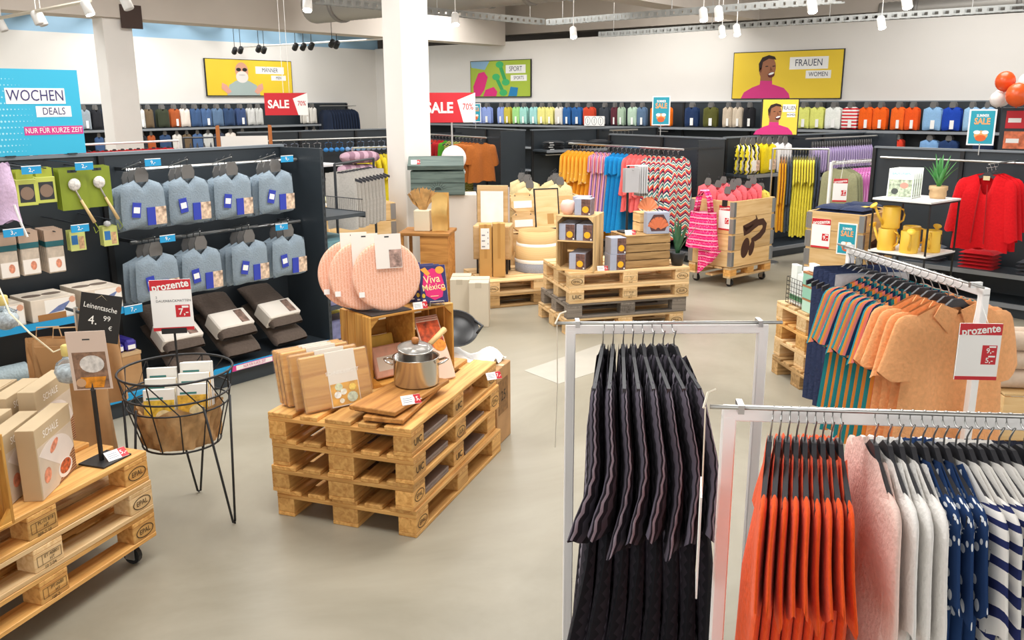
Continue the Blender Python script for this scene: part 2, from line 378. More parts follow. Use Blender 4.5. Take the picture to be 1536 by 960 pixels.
# wall posters ------------------------------------------------------------
def poster(label, M, W, H, bg, name='wall_poster', cat='poster', edge=BLACK):
    t = thing(name, label, cat); t.matrix_local = M
    obj('backing_panel', MB().box(0, W, .002, .04, 0, H), edge, t)
    obj('print', MB().box(.015, W-.015, 0, .004, .015, H-.015), bg, t)
    return t
SKIN_D = plain('#9c6443', .6); SKIN_L = plain('#d9a184', .6); MAG = plain('#d4307f', .6); YEL = plain('#edcb34', .6); YEL2 = plain('#f2d44a', .6)
TXT = plain('#2b3350', .6)
def pm(p, rz): return TM(p, rz)
def word_box(t, s, x0, x1, z0, z1, size, sx=.8, bold=.0, y=0.):
    flat(rect(x0, x1, z0, z1), PAPER, t, 'word_panel', y-.001)
    text(s, size, TXT, t, ((x0+x1)/2, y-.0035, (z0+z1)/2), bold, sx=sx)
def woman(t, W, H, cx, s, y=0.):
    """laughing woman in a pink roll-neck, printed flat; s = height of the figure"""
    X = lambda a: cx + a*s
    flat([(X(-.62), .016), (X(-.55), .16*s), (X(-.35), .27*s), (X(-.17), .33*s), (X(.16), .33*s), (X(.42), .25*s), (X(.55), .12*s), (X(.58), .016)], MAG, t, 'pink_jumper', y-.001)
    flat([(X(-.16), .28*s), (X(.12), .28*s), (X(.13), .5*s), (X(-.16), .55*s)], SKIN_D, t, 'neck', y-.0015)
    flat([(X(-.17), .27*s), (X(.14), .27*s), (X(.13), .41*s), (X(-.16), .42*s)], MAG, t, 'collar', y-.0022)
    flat(ell(X(.0), .69*s, .2*s, .27*s, 22, tilt=-.12), SKIN_D, t, 'face', y-.0022)
    flat([(X(-.2), .62*s), (X(-.22), .8*s), (X(-.14), .94*s), (X(.02), .99*s), (X(.16), .95*s), (X(.2), .88*s), (X(.02), .91*s), (X(-.12), .84*s), (X(-.14), .7*s)], plain('#2a1712', .7), t, 'hair', y-.003)
    flat(ell(X(.1), .55*s, .085*s, .065*s, 14, tilt=.3), plain('#5a1518', .6), t, 'mouth', y-.003)
    flat(ell(X(.1), .575*s, .07*s, .025*s, 12, tilt=.3), WHITE, t, 'teeth', y-.0036)
    for a in (-.02, .15): flat(ell(X(a), .74*s, .04*s, .012*s, 10, tilt=.1), plain('#1d0f0c', .7), t, 'closed_eye', y-.003)
    flat([(X(.07), .74*s), (X(.13), .64*s), (X(.06), .64*s)], plain('#7a4529', .6), t, 'nose', y-.003)
    flat(ell(X(-.16), .66*s, .03*s, .06*s, 10), plain('#7a4529', .6), t, 'ear', y-.003)
a = at(1097, 149, x=XW-.05); b_ = at(1261, 151, x=XW-.05); c_ = at(1098, 79, x=XW-.05)
W, H = a.y-b_.y, c_.z-a.z
t = poster('large yellow wall poster reading FRAUEN WOMEN with a laughing woman in pink', pm((XW-.05, a.y, a.z), R(-90)), W, H, YEL)
woman(t, W, H, W*.33, H*.93)
word_box(t, 'FRAUEN', W*.53, W*.87, H*.61, H*.86, H*.2); word_box(t, 'WOMEN', W*.68, W*.9, H*.42, H*.58, H*.13)
a = at(311, 144, y=YW-.05); b_ = at(440, 145, y=YW-.05); c_ = at(310, 87, y=YW-.05)
W, H = b_.x-a.x, c_.z-a.z
t = poster('yellow wall poster reading MÄNNER MEN with a white-bearded man in sunglasses', pm((a.x, YW-.05, a.z), 0), W, H, YEL)
sh = plain('#a9b8b4', .6)
flat([(W*.22, .016), (W*.25, H*.3), (W*.33, H*.42), (W*.47, H*.42), (W*.56, H*.3), (W*.6, .016)], sh, t, 'shirt', -.001)
flat(ell(W*.4, H*.68, W*.075, H*.24), SKIN_L, t, 'face', -.002)
flat(ell(W*.4, H*.52, W*.07, H*.16), plain('#e8e2dc', .7), t, 'beard', -.003)
for s in (-1, 1):
    flat(ell(W*.4+s*W*.035, H*.72, W*.028, H*.05, 12), BLACK, t, 'sunglass_lens', -.003)
    flat([(W*(.4+s*.17), H*.05), (W*(.4+s*.24), H*.2), (W*(.4+s*.23), H*.36), (W*(.4+s*.18), H*.3), (W*(.4+s*.13), H*.12)], plain('#e3a58f', .6), t, 'hand', -.003)
flat(ell(W*.4, H*.575, W*.04, H*.02, 10), plain('#cfc8c2', .7), t, 'moustache', -.0036)
word_box(t, 'MÄNNER', W*.56, W*.9, H*.62, H*.82, H*.17); word_box(t, 'MEN', W*.74, W*.92, H*.44, H*.58, H*.12)
a = at(706, 146, x=XW-.05); b_ = at(796, 147, x=XW-.05); c_ = at(705, 92, x=XW-.05)
W, H = a.y-b_.y, c_.z-a.z
t = poster('lime green wall poster reading SPORT SPORTS with pink trainers and dumbbells', pm((XW-.05, a.y, a.z), R(-90)), W, H, plain('#a9bf3f', .6))
flat([(W*.01, H*.98), (W*.33, H*.98), (W*.25, H*.75), (W*.02, H*.82)], plain('#8fb7d6', .6), t, 'towel', -.001)
flat([(W*.06, .02), (W*.05, H*.3), (W*.14, H*.66), (W*.24, H*.7), (W*.3, H*.55), (W*.24, H*.2), (W*.16, .02)], plain('#e22c7d', .6), t, 'trainer', -.002)
flat([(W*.22, .02), (W*.26, H*.2), (W*.4, H*.28), (W*.46, H*.15), (W*.44, .02)], plain('#e22c7d', .6), t, 'trainer', -.0025)
for (x0, z0, x1, z1) in ((.5, .88, .6, .4), (.44, .55, .56, .12)):
    flat([(W*x0-W*.03, H*z0), (W*x0+W*.03, H*z0+.01), (W*x1+W*.03, H*z1), (W*x1-W*.03, H*z1)], plain('#35a35c', .6), t, 'dumbbell', -.003)
    for (x, z) in ((x0, z0), (x1, z1)): flat(ell(W*x, H*z, W*.065, H*.09, 12), plain('#3fb368', .6), t, 'dumbbell_head', -.0036)
flat([(W*.64, .02), (W*.68, H*.28), (W*.8, H*.25), (W*.78, .02)], plain('#1f7fb4', .6), t, 'resistance_band', -.003)
word_box(t, 'SPORT', W*.6, W*.92, H*.64, H*.86, H*.19); word_box(t, 'SPORTS', W*.68, W*.94, H*.43, H*.59, H*.13)
# ================================================================ builders
W_PAL = wood('#e4b066', '#bf8440'); W_PAL2 = wood('#ecca98', '#d3a76c'); W_PALG = wood('#8f8478', '#6b6259'); W_PINE = wood('#ecc992', '#d9ae70', 2.5, 25, 25)
W_CRATE = wood('#dda650', '#b87c30', 3, 30, 30); W_CRATE2 = wood('#c09a66', '#8d6a3d', 3, 30, 30); W_LIGHT = wood('#e6c391', '#d2a86c', 2.5, 18, 18); W_OAK = wood('#c58a45', '#9c6428', 2.5, 30, 30)
INK = plain('#3a2a18', .8)
_pal = {}
def pallet(label, M, mat=W_PAL, group=None, L=1.2, Wd=.8, stamp=None, stamp_end=None):
    """euro pallet; origin = lower near corner, x along the long side, y along the short side"""
    t = thing('pallet', label, 'pallet', (0, 0, 0), 0, group); t.matrix_local = M
    def piece(name, x0, x1, y0, y1, z0, z1, along='x'):
        k = (name, round(x1-x0, 4), round(y1-y0, 4), along)
        if k not in _pal:
            mb = MB().cbox((0, 0, 0), ((x1-x0), (y1-y0), z1-z0) if along == 'x' else ((y1-y0), (x1-x0), z1-z0), .003); _pal[k] = mb.mesh(name)
        me = _pal[k]
        o = bpy.data.objects.new(name, me); COL.objects.link(o); o.parent = t
        o.matrix_local = TM(((x0+x1)/2, (y0+y1)/2, (z0+z1)/2), 0 if along == 'x' else R(90))
        if not me.materials: me.materials.append(mat)
        o.material_slots[0].link = 'OBJECT'; o.material_slots[0].material = mat
        return o
    ws = (.145, .1, .145, .1, .145); gap = (Wd-sum(ws))/4; y = 0
    for wd in ws:
        piece('deck_board', 0, L, y, y+wd, .122, .144); y += wd+gap
    xs = ((0, .145), (L/2-.0725, L/2+.0725), (L-.145, L)); ys = ((0, .1), (Wd/2-.0725, Wd/2+.0725), (Wd-.1, Wd))
    for x0, x1 in xs: piece('cross_board', x0, x1, 0, Wd, .1, .122, 'y')
    blocks = {}
    for i, (x0, x1) in enumerate(xs):
        for j, (y0, y1) in enumerate(ys): blocks[i, j] = piece('block', x0, x1, y0+.001, y1-.001, .022, .1)
    for y0, y1 in ys: piece('bottom_board', 0, L, y0, y1, 0, .022)
    for side, st in (('long', stamp), ('short', stamp_end)):
        if not st: continue
        for i, s in st.items():
            b = blocks[(i, 0)] if side == 'long' else blocks[(0, i)]
            if side == 'long': Mx = TM((0, -.0505 if i != 9 else 0, 0))
            else: Mx = TM((-.0735, 0, 0), R(-90))
            if s in ('EPAL', 'EUR'):
                n = 22; mb = MB()
                o_, i_ = ell(0, 0, .056, .03, n), ell(0, 0, .051, .026, n)
                mb.add([(p[0], -.0005, p[1]) for p in o_+i_], [(k, (k+1) % n, n+(k+1) % n, n+k) for k in range(n)])
                obj('oval_stamp', mb, INK, b, Mx)
                text(s, .034, INK, b, None, .004, sx=.95, M=Mx @ TM((0, -.001, 0)))
            elif s == 'UIC': text('UIC', .05, INK, b, None, .012, sx=1.1, M=Mx @ TM((0, -.001, 0)))
            else:
                rr = MB()
                for q in (rect(-.06, .06, .024, .0255), rect(-.06, .06, -.0175, -.016), rect(-.06, -.0585, -.0175, .0255), rect(.0585, .06, -.0175, .0255), rect(-.036, -.0345, -.0175, .0255)): rr.prism(q, -.0006, 0)
                obj('stamp_frame', rr, INK, b, Mx)
                for k, ln in enumerate(s.split('|')): text(ln, .019, INK, b, None, .004, M=Mx @ TM((.012 if k < 2 else 0, -.001, .014-.02*k - (.006 if k == 2 else 0))))
    return t
def frame(origin, theta): return TM(origin, theta)
def loc(Fm, p): return Fm.inverted() @ Vector(p)

def crate(label, M, W, D, H, mat=W_CRATE, group=None, n=4, open_front=True, shelf=None, name='wooden_crate'):
    """slatted crate lying on its side: x=width, y=depth away, open towards -y"""
    t = thing(name, label, 'crate'); t.matrix_local = M
    if group: t['group'] = group
    th = .012
    def slat(nm, c, d): return obj(nm, MB().cbox((0, 0, 0), d, .002), mat, t, TM(c))
    sw = D/n
    for k in range(n):
        y = (k+.5)*sw
        for x in (th/2, W-th/2):
            o = obj('side_slat', MB().cbox((0, 0, 0), (H, sw*.9, th), .002), mat, t, TM((x, y, H/2), 0, 0, R(90)))
        for z in (th/2, H-th/2): slat('slat', (W/2, y, z), (W-2*th, sw*.9, th))
    for k in range(n):
        z = (k+.5)*H/n; slat('back_slat', (W/2, D-th/2, z), (W, th, H/n*.86))
    for x in (th, W-th):
        for z, s in ((th, 1), (H-th, -1)):
            sx = 1 if x < W/2 else -1
            obj('corner_block', MB().prism([(0, 0), (sx*.05, 0), (0, s*.05)], 0, .016), mat, t, TM((x, .004, z)))
    if shelf:
        for k in range(n): slat('shelf_slat', (W/2, (k+.5)*sw, shelf), (W-2*th, sw*.94, .01))
    return t
def slat_box(label, M, W, D, H, mat, rows=4, name='wooden_crate', group=None):
    """upright crate with horizontal side slats, open on top"""
    t = thing(name, label, 'crate', group=group); t.matrix_local = M; th = .012; h = H/rows
    for k in range(rows):
        z = (k+.5)*h
        for y in (th/2, D-th/2): obj('side_slat', MB().cbox((0, 0, 0), (W, th, h*.9), .002), mat, t, TM((W/2, y, z)))
        for x in (th/2, W-th/2): obj('end_slat', MB().cbox((0, 0, 0), (D-2*th, th, h*.9), .002), mat, t, TM((x, D/2, z), R(90)))
    for x in (th+.012, W-th-.012):
        for y in (th+.012, D-th-.012): obj('corner_post', MB().cbox((0, 0, 0), (.024, .024, H)), mat, t, TM((x, y, H/2)))
    for k in range(4): obj('bottom_slat', MB().cbox((0, 0, 0), (W-.03, D/4*.9, .01)), mat, t, TM((W/2, (k+.5)*D/4, .02)))
    obj('lid_board', MB().cbox((0, 0, 0), (W, D, .012), .002), mat, t, TM((W/2, D/2, H+.006)))
    return t

# garments ---------------------------------------------------------------
CUTS = {}
class _Cuts(dict):
    def __missing__(self, k): return k
G = _Cuts()
def gm(key, **kw):
    CUTS[key] = kw; return key
def cloth_mesh(key, gap, amp, ph, seed):
    """garment hanging from z=0 (neck) downwards, x = hanger direction, y = along the rail.
    Every garment of a rail shares one fold surface and is no thicker than the room its neighbours leave it."""
    kw = dict(W=.44, L=.7, T=.035, sl=.22, sw=.17, flare=1.1, neck=.075, drop=.07, ruffle=0., vneck=.03, slout=.25, tier=0., full=.6, st=1., bell=0., trousers=False); kw.update(CUTS[key])
    P = type('P', (), kw); d, dphi, dpsi = gap; rnd = random.Random(seed); p1 = rnd.uniform(0, 6); hw = P.W/2; nk = P.neck/hw; mb = MB()
    def C(x, z):
        r = min(1, (-z/.28))**1.5 if z < 0 else 0.
        return amp*r*(math.sin(15*x+ph) + .5*math.sin(33*x+2.1*ph+2.5*z) + .45*math.sin(6*z+5*x+ph))
    def Hm(x, z): return max(.0022, .43*(d - x*dphi - z*dpsi))
    nu, nv = 22, 14
    def sheet(sg):
        def fn(i, j):
            u = i*2-1; q = j; au = abs(u)
            if P.trousers:
                x = u*hw*(1+.12*math.sin(q*1.6))*(1-.1*q); z = -q*P.L + .01*math.sin(4*u+p1)*q; th = P.T*(.6+.4*min(1, 3*q))*max(0, 1-au**3)**.5
            else:
                zt = -max(0, au-nk)/(1-nk)*P.drop
                if au < nk: zt = -(P.vneck if sg < 0 else .012)*(1-(au/nk)**2)
                wv = 1-.06*(q/.25) if q < .25 else .94 + (P.flare-.94)*((q-.25)/.75)**1.1
                x = u*hw*wv; z = zt*(1-q)**1.5 - q*P.L + (.014*math.sin(3*u+p1) + .008*math.sin(9*u+2*p1))*q
                th = P.T*(.3+.7*min(1, q*4))*(1+P.full*q)*max(0, 1-au**3)**.5
                if P.tier and abs(q-P.tier) < .06: th *= 1.25
                if P.ruffle and q > .8: th *= 1+.5*math.sin(11*math.pi*u+p1)*(q-.8)/.2
            return (x, C(x, z) + sg*min(th, Hm(x, z)), z)
        return fn
    mb.grid(sheet(-1), nu, nv, uv=(P.W, P.L)); mb.grid(sheet(1), nu, nv, uv=(P.W, P.L))
    if P.sl > 0 and not P.trousers:
        for sg in (-1, 1):
            a = P.slout*rnd.uniform(.85, 1.15); dx, dz, ca, sa = math.sin(a)*sg, -math.cos(a), math.cos(a), math.sin(a); q0 = rnd.uniform(0, 6); sk = rnd.uniform(.86, 1.08)
            def fn(i, j):
                q = 2*math.pi*i; t = j**1.6; cp = ((t/.2)*(2-t/.2))**.5 if t < .2 else 1.
                fl = (1+P.ruffle*22*max(0, t-.72))*(1+P.bell*t)*max(.04, cp)
                rw = P.sw/2*(1-.1*t)*fl; rt = P.T*.85*P.st*(.6+.4*min(1, t*3))*fl; e = math.cos(q)*rw
                x = sg*(hw*.93-P.sw*.33) + dx*t*P.sl + e*ca
                z = -P.drop*.9+.02 + dz*t*(P.sl*sk+.025) + e*sa*sg + .012*math.sin(3*q+q0)*t*t
                return (x, C(x, z) + math.sin(q)*min(rt, Hm(x, z)), z)
            mb.grid(fn, 18, 11, uv=(P.sw*2, P.sl))
    return mb
_CM = {}
def cut(key, gap=(.25, 0., 0.), amp=.014, ph=1., seed=1):
    g = tuple(math.floor(v*1000)/1000 for v in gap); k = (key, g, amp, ph, seed)
    if k not in _CM: _CM[k] = cloth_mesh(key, g, amp, ph, seed).mesh(key, WHITE, True)
    return _CM[k]
def hanger_mesh(W=.42, drop=.065, th=.011):
    mb = MB(); n = 9
    pts = [(-W/2, -drop), (-W*.3, -drop*.55), (-W*.12, -.012), (-.02, .012), (.02, .012), (W*.12, -.012), (W*.3, -drop*.55), (W/2, -drop)]
    low = [(x, z-.022-.012*(1-abs(x)/(W/2))) for x, z in pts]
    mb.prism(low[::1] + pts[::-1], -th/2, th/2)
    return mb
def hook_mesh(h=.075):
    pts = [(0, 0, .008), (0, 0, h*.45)]
    for k in range(8):
        q = R(-150+k*40); pts.append((.019*math.cos(q)*1.0, 0, h-.002 + .019*math.sin(q)))
    return MB().tube(pts[:9], .0022, 5)
ME_HANGER = hanger_mesh().mesh('hanger', HANG); ME_HOOK = hook_mesh().mesh('hook', SILVER, True)
ME_HANGER_S = hanger_mesh(.3, .04, .01).mesh('hanger', HANG)
HK = .088     # rail to hanger neck
def hang(name, me, mat, M, label, cat, group, hook=True, clip=False):
    """garment on its hanger; M places the hook point on the rail"""
    o = link(name, me, None, M @ Matrix.Translation((0, 0, -HK+.002)), mat); tag(o, label, cat, group)
    h = link('hanger', ME_HANGER_S if clip else ME_HANGER, o)
    if clip: h.location = (0, 0, .04)
    if hook:
        k = link('hook', ME_HOOK, h)
        if clip: k.location = (0, 0, -.02)
    return o
def hang_row(P0, P1, entries, sweep=(0., 0.), fan=0., amp=.014, ph=1., hook=True, lift=0.):
    """entries = (fraction along the rail, name, cut, material, label, category), in order"""
    P0 = Vector(P0); P1 = Vector(P1); d = P1-P0; L = d.length; a = math.atan2(d.y, d.x); n = len(entries); out = []
    pos = [e[0]*L for e in entries]; sp = (pos[-1]-pos[0]) or 1.
    tt = [(p-pos[0])/sp for p in pos]; phi = [sweep[0]+(sweep[1]-sweep[0])*t for t in tt]; psi = [fan*(1-2*t) for t in tt]
    for k, (f, nm, key, mat, lab, cat) in enumerate(entries):
        g = [(pos[j+1]-pos[j], phi[j+1]-phi[j], psi[j]-psi[j+1]) for j in (k-1, k) if 0 <= j < n-1]
        gap = min(g) if g else (.25, 0., 0.)
        p = P0+d*f; M = TM((p.x, p.y, p.z+lift), a+R(90)+phi[k]) @ Matrix.Rotation(psi[k], 4, 'X')
        out.append(hang(nm, cut(key, (gap[0]*math.cos(phi[k]), gap[1], gap[2]), amp, ph, 1+k % 3), mat, M, lab, cat, lab, hook))
    return out
def rail_row(P0, P1, items, hook=True, t0=.05, t1=.95, sweep=(0., 0.), fan=0., amp=.014, ph=1.):
    """spread garments evenly along a rail from P0 to P1. items = (name, cut, material, count, label, category)"""
    tot = sum(i[3] for i in items); k = 0; en = []
    for (nm, key, mat, cnt, lab, cat) in items:
        for q in range(cnt): en.append((t0+(t1-t0)*(k+.5)/tot, nm, key, mat, lab, cat)); k += 1
    return hang_row(P0, P1, en, sweep, fan, amp, ph, hook)
gm('tee', W=.42, L=.62, sl=.2); gm('tunic', W=.46, L=.72, sl=.3, sw=.2, T=.03, slout=.12); gm('shirt', W=.46, L=.74, sl=.52, slout=.1, T=.03)
gm('dress', W=.44, L=1.12, sl=.5, sw=.17, slout=.1, flare=1.5, T=.04, ruffle=.012)
gm('longdress', W=.42, L=1.05, sl=.24, flare=1.3, slout=.15); gm('tank', W=.34, L=.62, sl=0, neck=.09, vneck=.09); gm('jacket', W=.5, L=.72, sl=.56, sw=.16, slout=.16, T=.045, vneck=.2, flare=1.05)
gm('trousers', trousers=True, W=.36, L=.95, T=.03); gm('shorts', trousers=True, W=.4, L=.55, T=.03); gm('skirt', trousers=True, W=.34, L=.8)
gm('widetee', W=.5, L=.66, sl=.18, sw=.24, T=.022, slout=.5, flare=1.15)

# folded shirt pack hanging from a small hanger -----------------------------
def pack_mesh(W=.3, H=.4, T=.06, seed=0, neck=.06):
    rnd = random.Random(seed); ph = rnd.uniform(0, 6); mb = MB()
    def sheet(sg):
        def fn(i, j):
            u = i*2-1; s = j; au = abs(u)
            zt = -.045*max(0, au-.25)/.75 if au > .25 else -neck*(1-(au/.25)**2)*(1. if sg < 0 else .35)
            wv = 1+.04*math.sin(s*3)
            e = (max(0, 1-au**6))**.5*(max(0, 1-(abs(2*s-1))**8))**.5
            return (u*W/2*wv, sg*T/2*e + .004*math.sin(5*u+4*s+ph), zt*(1-s) - s*H + .006*math.sin(4*u+ph)*s)
        return fn
    mb.grid(sheet(-1), 12, 10); mb.grid(sheet(1), 12, 10); return mb
PK = [pack_mesh(T=.05, seed=s).mesh('folded_pack', WHITE, True) for s in (1, 2, 3)]
PKS = [pack_mesh(W=.28, H=.38, T=.05, seed=s).mesh('folded_pack', WHITE, True) for s in (4, 5)]
ME_NECKHANGER = MB().prism([(-.045, -.02), (.045, -.02), (.05, .03), (.03, .075), (-.03, .075), (-.05, .03)], -.006, .006).mesh('neck_hanger', plain('#6a6866', .6))
ME_NHOOK = MB().tube([(0, 0, .07), (0, 0, .1), (.015, 0, .115), (0, 0, .13), (-.015, 0, .118)], .003, 5).mesh('hook', DARK)
def pack(me, mat, M, label, group, tagcol=None, photo=True, hook=True, cat='folded shirt', name='folded_shirt'):
    o = link(name, me, None, M, mat); tag(o, label, cat, group)
    h = link('neck_hanger', ME_NECKHANGER, o)
    if hook: link('hook', ME_NHOOK, h)
    if tagcol is not None:
        obj('size_band', MB().box(-.01, .055, -.036, -.031, -.36, -.22), tagcol, o)
        if photo: obj('photo_card', MB().box(.055, .125, -.036, -.031, -.36, -.22), plain('#d9b79f', .6, var=.5, bscale=25), o)
    return o

# fixtures ------------------------------------------------------------------
M_GON = plain('#2d343a', .42, var=.06, bscale=2); M_GON2 = plain('#3a4147', .4); M_RAILG = plain('#9aa0a6', .4, .3); M_STRIP = plain('#d8c9bd', .5)
def gondola(label, M, L, D, H, bays=1, shelves=(), left=True, right=True, rails=(), strip=M_RAILG, base=.14, name='display_gondola', topcap=True, endstrip=None, panel_mat=M_GON):
    """shelving unit: x along, front at y=0 facing -y, back panel at y=D"""
    t = thing(name, label, 'shelving unit'); t.matrix_local = M
    bw = L/bays
    for k in range(bays): obj('back_panel', MB().box(k*bw+.004, (k+1)*bw-.004, D-.03, D, .02, H), panel_mat, t)
    obj('plinth', MB().box(0, L, .03, D-.03, 0, base), M_GON, t)
    obj('price_rail', MB().box(0, L, .0, .03, base-.045, base), strip, t)
    if topcap: obj('top_edge', MB().box(-.01, L+.01, D-.045, D+.012, H, H+.02), plain('#7d858c', .4, .3), t)
    for k in range(bays+1):
        if (k == 0 and left) or (k == bays and right):
            x = k*bw; e = obj('end_panel', MB().box(x-.03, x, .0, D, 0, H), M_GON, t)
            sl = MB()
            for q in range(int(H/.05)-2): sl.box(x-.019, x-.011, -.001, .001, .1+q*.05, .125+q*.05)
            obj('slots', sl, BLACK, e)
            if endstrip: obj('card', MB().box(x-.0325, x-.0305, .06, D-.04, H-.16, H-.02), endstrip, e)
        else:
            obj('upright', MB().box(k*bw-.02, k*bw+.02, D-.06, D-.028, 0, H), BLACK, t)
    for (z, d, x0, x1) in shelves:
        s = obj('shelf', MB().box(x0, x1, D-.03-d, D-.03, z-.03, z), M_GON2, t)
        obj('price_rail', MB().box(x0, x1, D-.045-d, D-.03-d, z-.04, z+.004), strip, s)
    for (z, d, x0, x1) in rails:
        r = obj('hang_rail', MB().tube([(x0, D-d, z), (x1, D-d, z)], .013, 8), SILVER, t)
        for x in (x0+.05, x1-.05): obj('rail_arm', MB().box(x-.008, x+.008, D-d, D-.03, z-.012, z+.012), DARK, r)
    return t
def clothes_rack(label, P0, P1, H, leg_drop=0., group=None, rod=True, feet=.5):
    """white square-tube rack: two posts and a top bar with a steel rod along it"""
    P0 = Vector((P0[0], P0[1], 0)); P1 = Vector((P1[0], P1[1], 0)); d = P1-P0; L = d.length
    t = thing('clothes_rack', label, 'clothes rack', P0, math.atan2(d.y, d.x), group); a = .032
    for x in (0, L):
        p = obj('post', MB().cbox((x, .042, H/2-.01), (a, a, H-.02), .003), WFRAME, t)
        obj('foot', MB().cbox((x, .042, .02), (a, feet, .035), .003), WFRAME, t)
    obj('top_bar', MB().cbox((L/2, .042, H-a/2), (L+a, a*.98, a), .003), WFRAME, t)
    if rod:
        r_ = obj('rod', MB().tube([(-.05, 0, H+.012), (L+.05, 0, H+.012)], .0055, 8), SILVER, t, None, True)
        for x in (.02, L-.02): obj('rod_clip', MB().box(x-.007, x+.007, -.008, .042, H-.002, H+.019), SILVER, r_)
    return t
def price_card(M, text1, w=.09, h=.045, label=None, group='small price cards', tilt=-.5):
    t = thing('price_card', label or 'small white and red price card', 'price card', group=group); t.matrix_local = M
    c = obj('card', MB().box(-w/2, w/2, 0, .002, 0, h), PAPER, t, Matrix.Rotation(tilt, 4, 'X'))
    flat(rect(w*.15, w*.5, .001, h-.001), RED, c, 'red_field')
    text(text1, h*.62, WHITE, c, (w*.325, -.0012, h*.5), .01)
    for k in range(3): flat(rect(-w*.42, w*.05, h*(.25+.2*k), h*(.3+.2*k)), plain('#8a8f9c', .6), c, 'print_line')
    return t
def prozente(M, w, h, lines, prices, label, stand=0., name='price_sign', plain_back=None):
    t = thing(name, label, 'sign'); t.matrix_local = M
    obj('board', MB().box(-w/2, w/2, 0, .006, 0, h), PAPER, t)
    flat(rect(-w/2, w/2, h*.8, h), RED, t, 'red_header'); flat(rect(-w/2, w/2, 0, h*.065), RED, t, 'red_footer')
    text('prozente', w*.27, WHITE, t, (0, -.0012, h*.885), .025, tilt=R(-7), sx=.92)
    for k, s in enumerate(lines): text(s, w*.088, plain('#55575b', .7), t, (-w*.38, -.001, h*(.66-.075*k)), 0, 'LEFT')
    n = len(prices); ph = .24 if n == 1 else .17
    for k, s in enumerate(prices):
        z1 = h*(.5 if n == 1 else .62) - k*h*ph
        flat(rect(w*.08, w*.43, z1-h*ph, z1), RED, t, 'red_field')
        text(s, h*ph*.75, WHITE, t, (w*.27, -.0012, z1-h*ph*.58), .012)
        flat(rect(w*.24, w*.4, z1-h*ph*.24, z1-h*ph*.08), PAPER, t, 'old_price', -.0006)
    return t
def photo_patch(t, x0, x1, z0, z1, c, var=.5, scale=30, name='photo'):
    return flat(rect(x0, x1, z0, z1), plain(c, .6, var=var, bscale=scale), t, name, -.0006)
def summer_sign(M, w, h, label, group=None, post=0.):
    """turquoise sale card with a sunglasses face"""
    t = thing('sale_sign', label, 'sign', group=group); t.matrix_local = M
    obj('board', MB().box(-w/2, w/2, 0, .006, 0, h), PAPER, t)
    flat(rect(-w*.44, w*.44, h*.04, h*.96), TEALP, t, 'turquoise_field')
    og = plain('#f2a765', .6)
    text('SUMMER', h*.11, PAPER, t, (0, -.002, h*.82), .02, sx=.75); text('SALE', h*.24, og, t, (0, -.002, h*.66), .03, sx=.8)
    flat(ell(0, h*.28, w*.25, h*.13), og, t, 'orange_slice', -.001)
    flat(ell(0, h*.2, w*.2, h*.09), plain('#d9622b', .6), t, 'lower_slice', -.0016)
    for s in (-1, 1): flat(ell(s*w*.15, h*.36, w*.13, h*.055, 14), PAPER, t, 'sunglass_lens', -.0016)
    if post: obj('stem', MB().tube([(0, .003, -post), (0, .003, .02)], .006, 6), SILVER, t)
    return t
def castor(parent, x, y, z=0., r=.045):
    c = obj('castor', MB().tube([(x-.012, y, z+r), (x+.012, y, z+r)], r, 14), BLACK, parent)
    obj('fork', MB().box(x-.022, x-.016, y-.025, y+.025, z+r*.6, z+r*2.3).box(x+.016, x+.022, y-.025, y+.025, z+r*.6, z+r*2.3).box(x-.03, x+.03, y-.03, y+.03, z+r*2.2, z+r*2.4), SILVER, c)
# ================================================================ pallet stacks
def stack(origin, th, z0, specs, labels, group, **kw):
    out = []
    for k, (mat, dx, dy, dr, st, se) in enumerate(specs):
        out.append(pallet(labels[k], TM((origin[0]+dx, origin[1]+dy, z0+k*.1442), th+R(dr)), mat, group, stamp=st, stamp_end=se, **kw))
    return out
TH_L = R(20); CL = Vector((1.935, 3.69, 0)); OL = CL - Vector((math.cos(TH_L), math.sin(TH_L), 0))*1.2; ZL0 = .115
sl = stack(OL, TH_L, ZL0, [(W_PAL, 0, 0, .4, {1: 'PT-0680|HT|108-2-', 2: 'EPAL'}, None), (W_PAL2, -.008, .005, -.3, {1: 'ET-40801|HT|10 2-04', 2: 'EPAL'}, None), (W_PAL, -.012, .002, 0, {1: 'PL-12 818|HT|009-7-10', 2: 'EPAL'}, None)],
      ['bottom pallet on castors in the stack carrying the boxed bowls', 'middle pallet of the stack carrying the boxed bowls', 'top pallet of the stack under the boxed bowls and paper bags'], 'pallets under the boxed bowls')
for x in (.12, 1.12):
    for y in (.08, .7): castor(sl[0], x, y, -ZL0, .045)
ZL = ZL0+.1442*3
TH_A = R(19.54); OA = (2.813, 2.866)
stack(OA, TH_A, 0, [(W_PAL, .01, 0, -.6, {0: 'EPAL'}, None), (W_PAL, .0, .004, .5, {0: 'EPAL', 1: 'UIC'}, None), (W_PAL, 0, -.004, -.3, {0: 'UIC', 1: 'EUR', 2: 'EPAL'}, None), (W_PAL, -.004, 0, .2, {0: 'UIC', 1: 'UIC', 2: 'EPAL'}, None)],
      ['bottom pallet standing on the floor under the saucepans and chopping boards', 'second pallet from the floor in the saucepan stack', 'third pallet from the floor in the saucepan stack', 'top pallet carrying the saucepans, chopping boards and slatted crate'], 'pallets under the saucepans')
ZA = .1442*4; FA = TM((OA[0], OA[1], 0), TH_A)
TH_B = R(-35.9); OB = (6.508, 4.529)
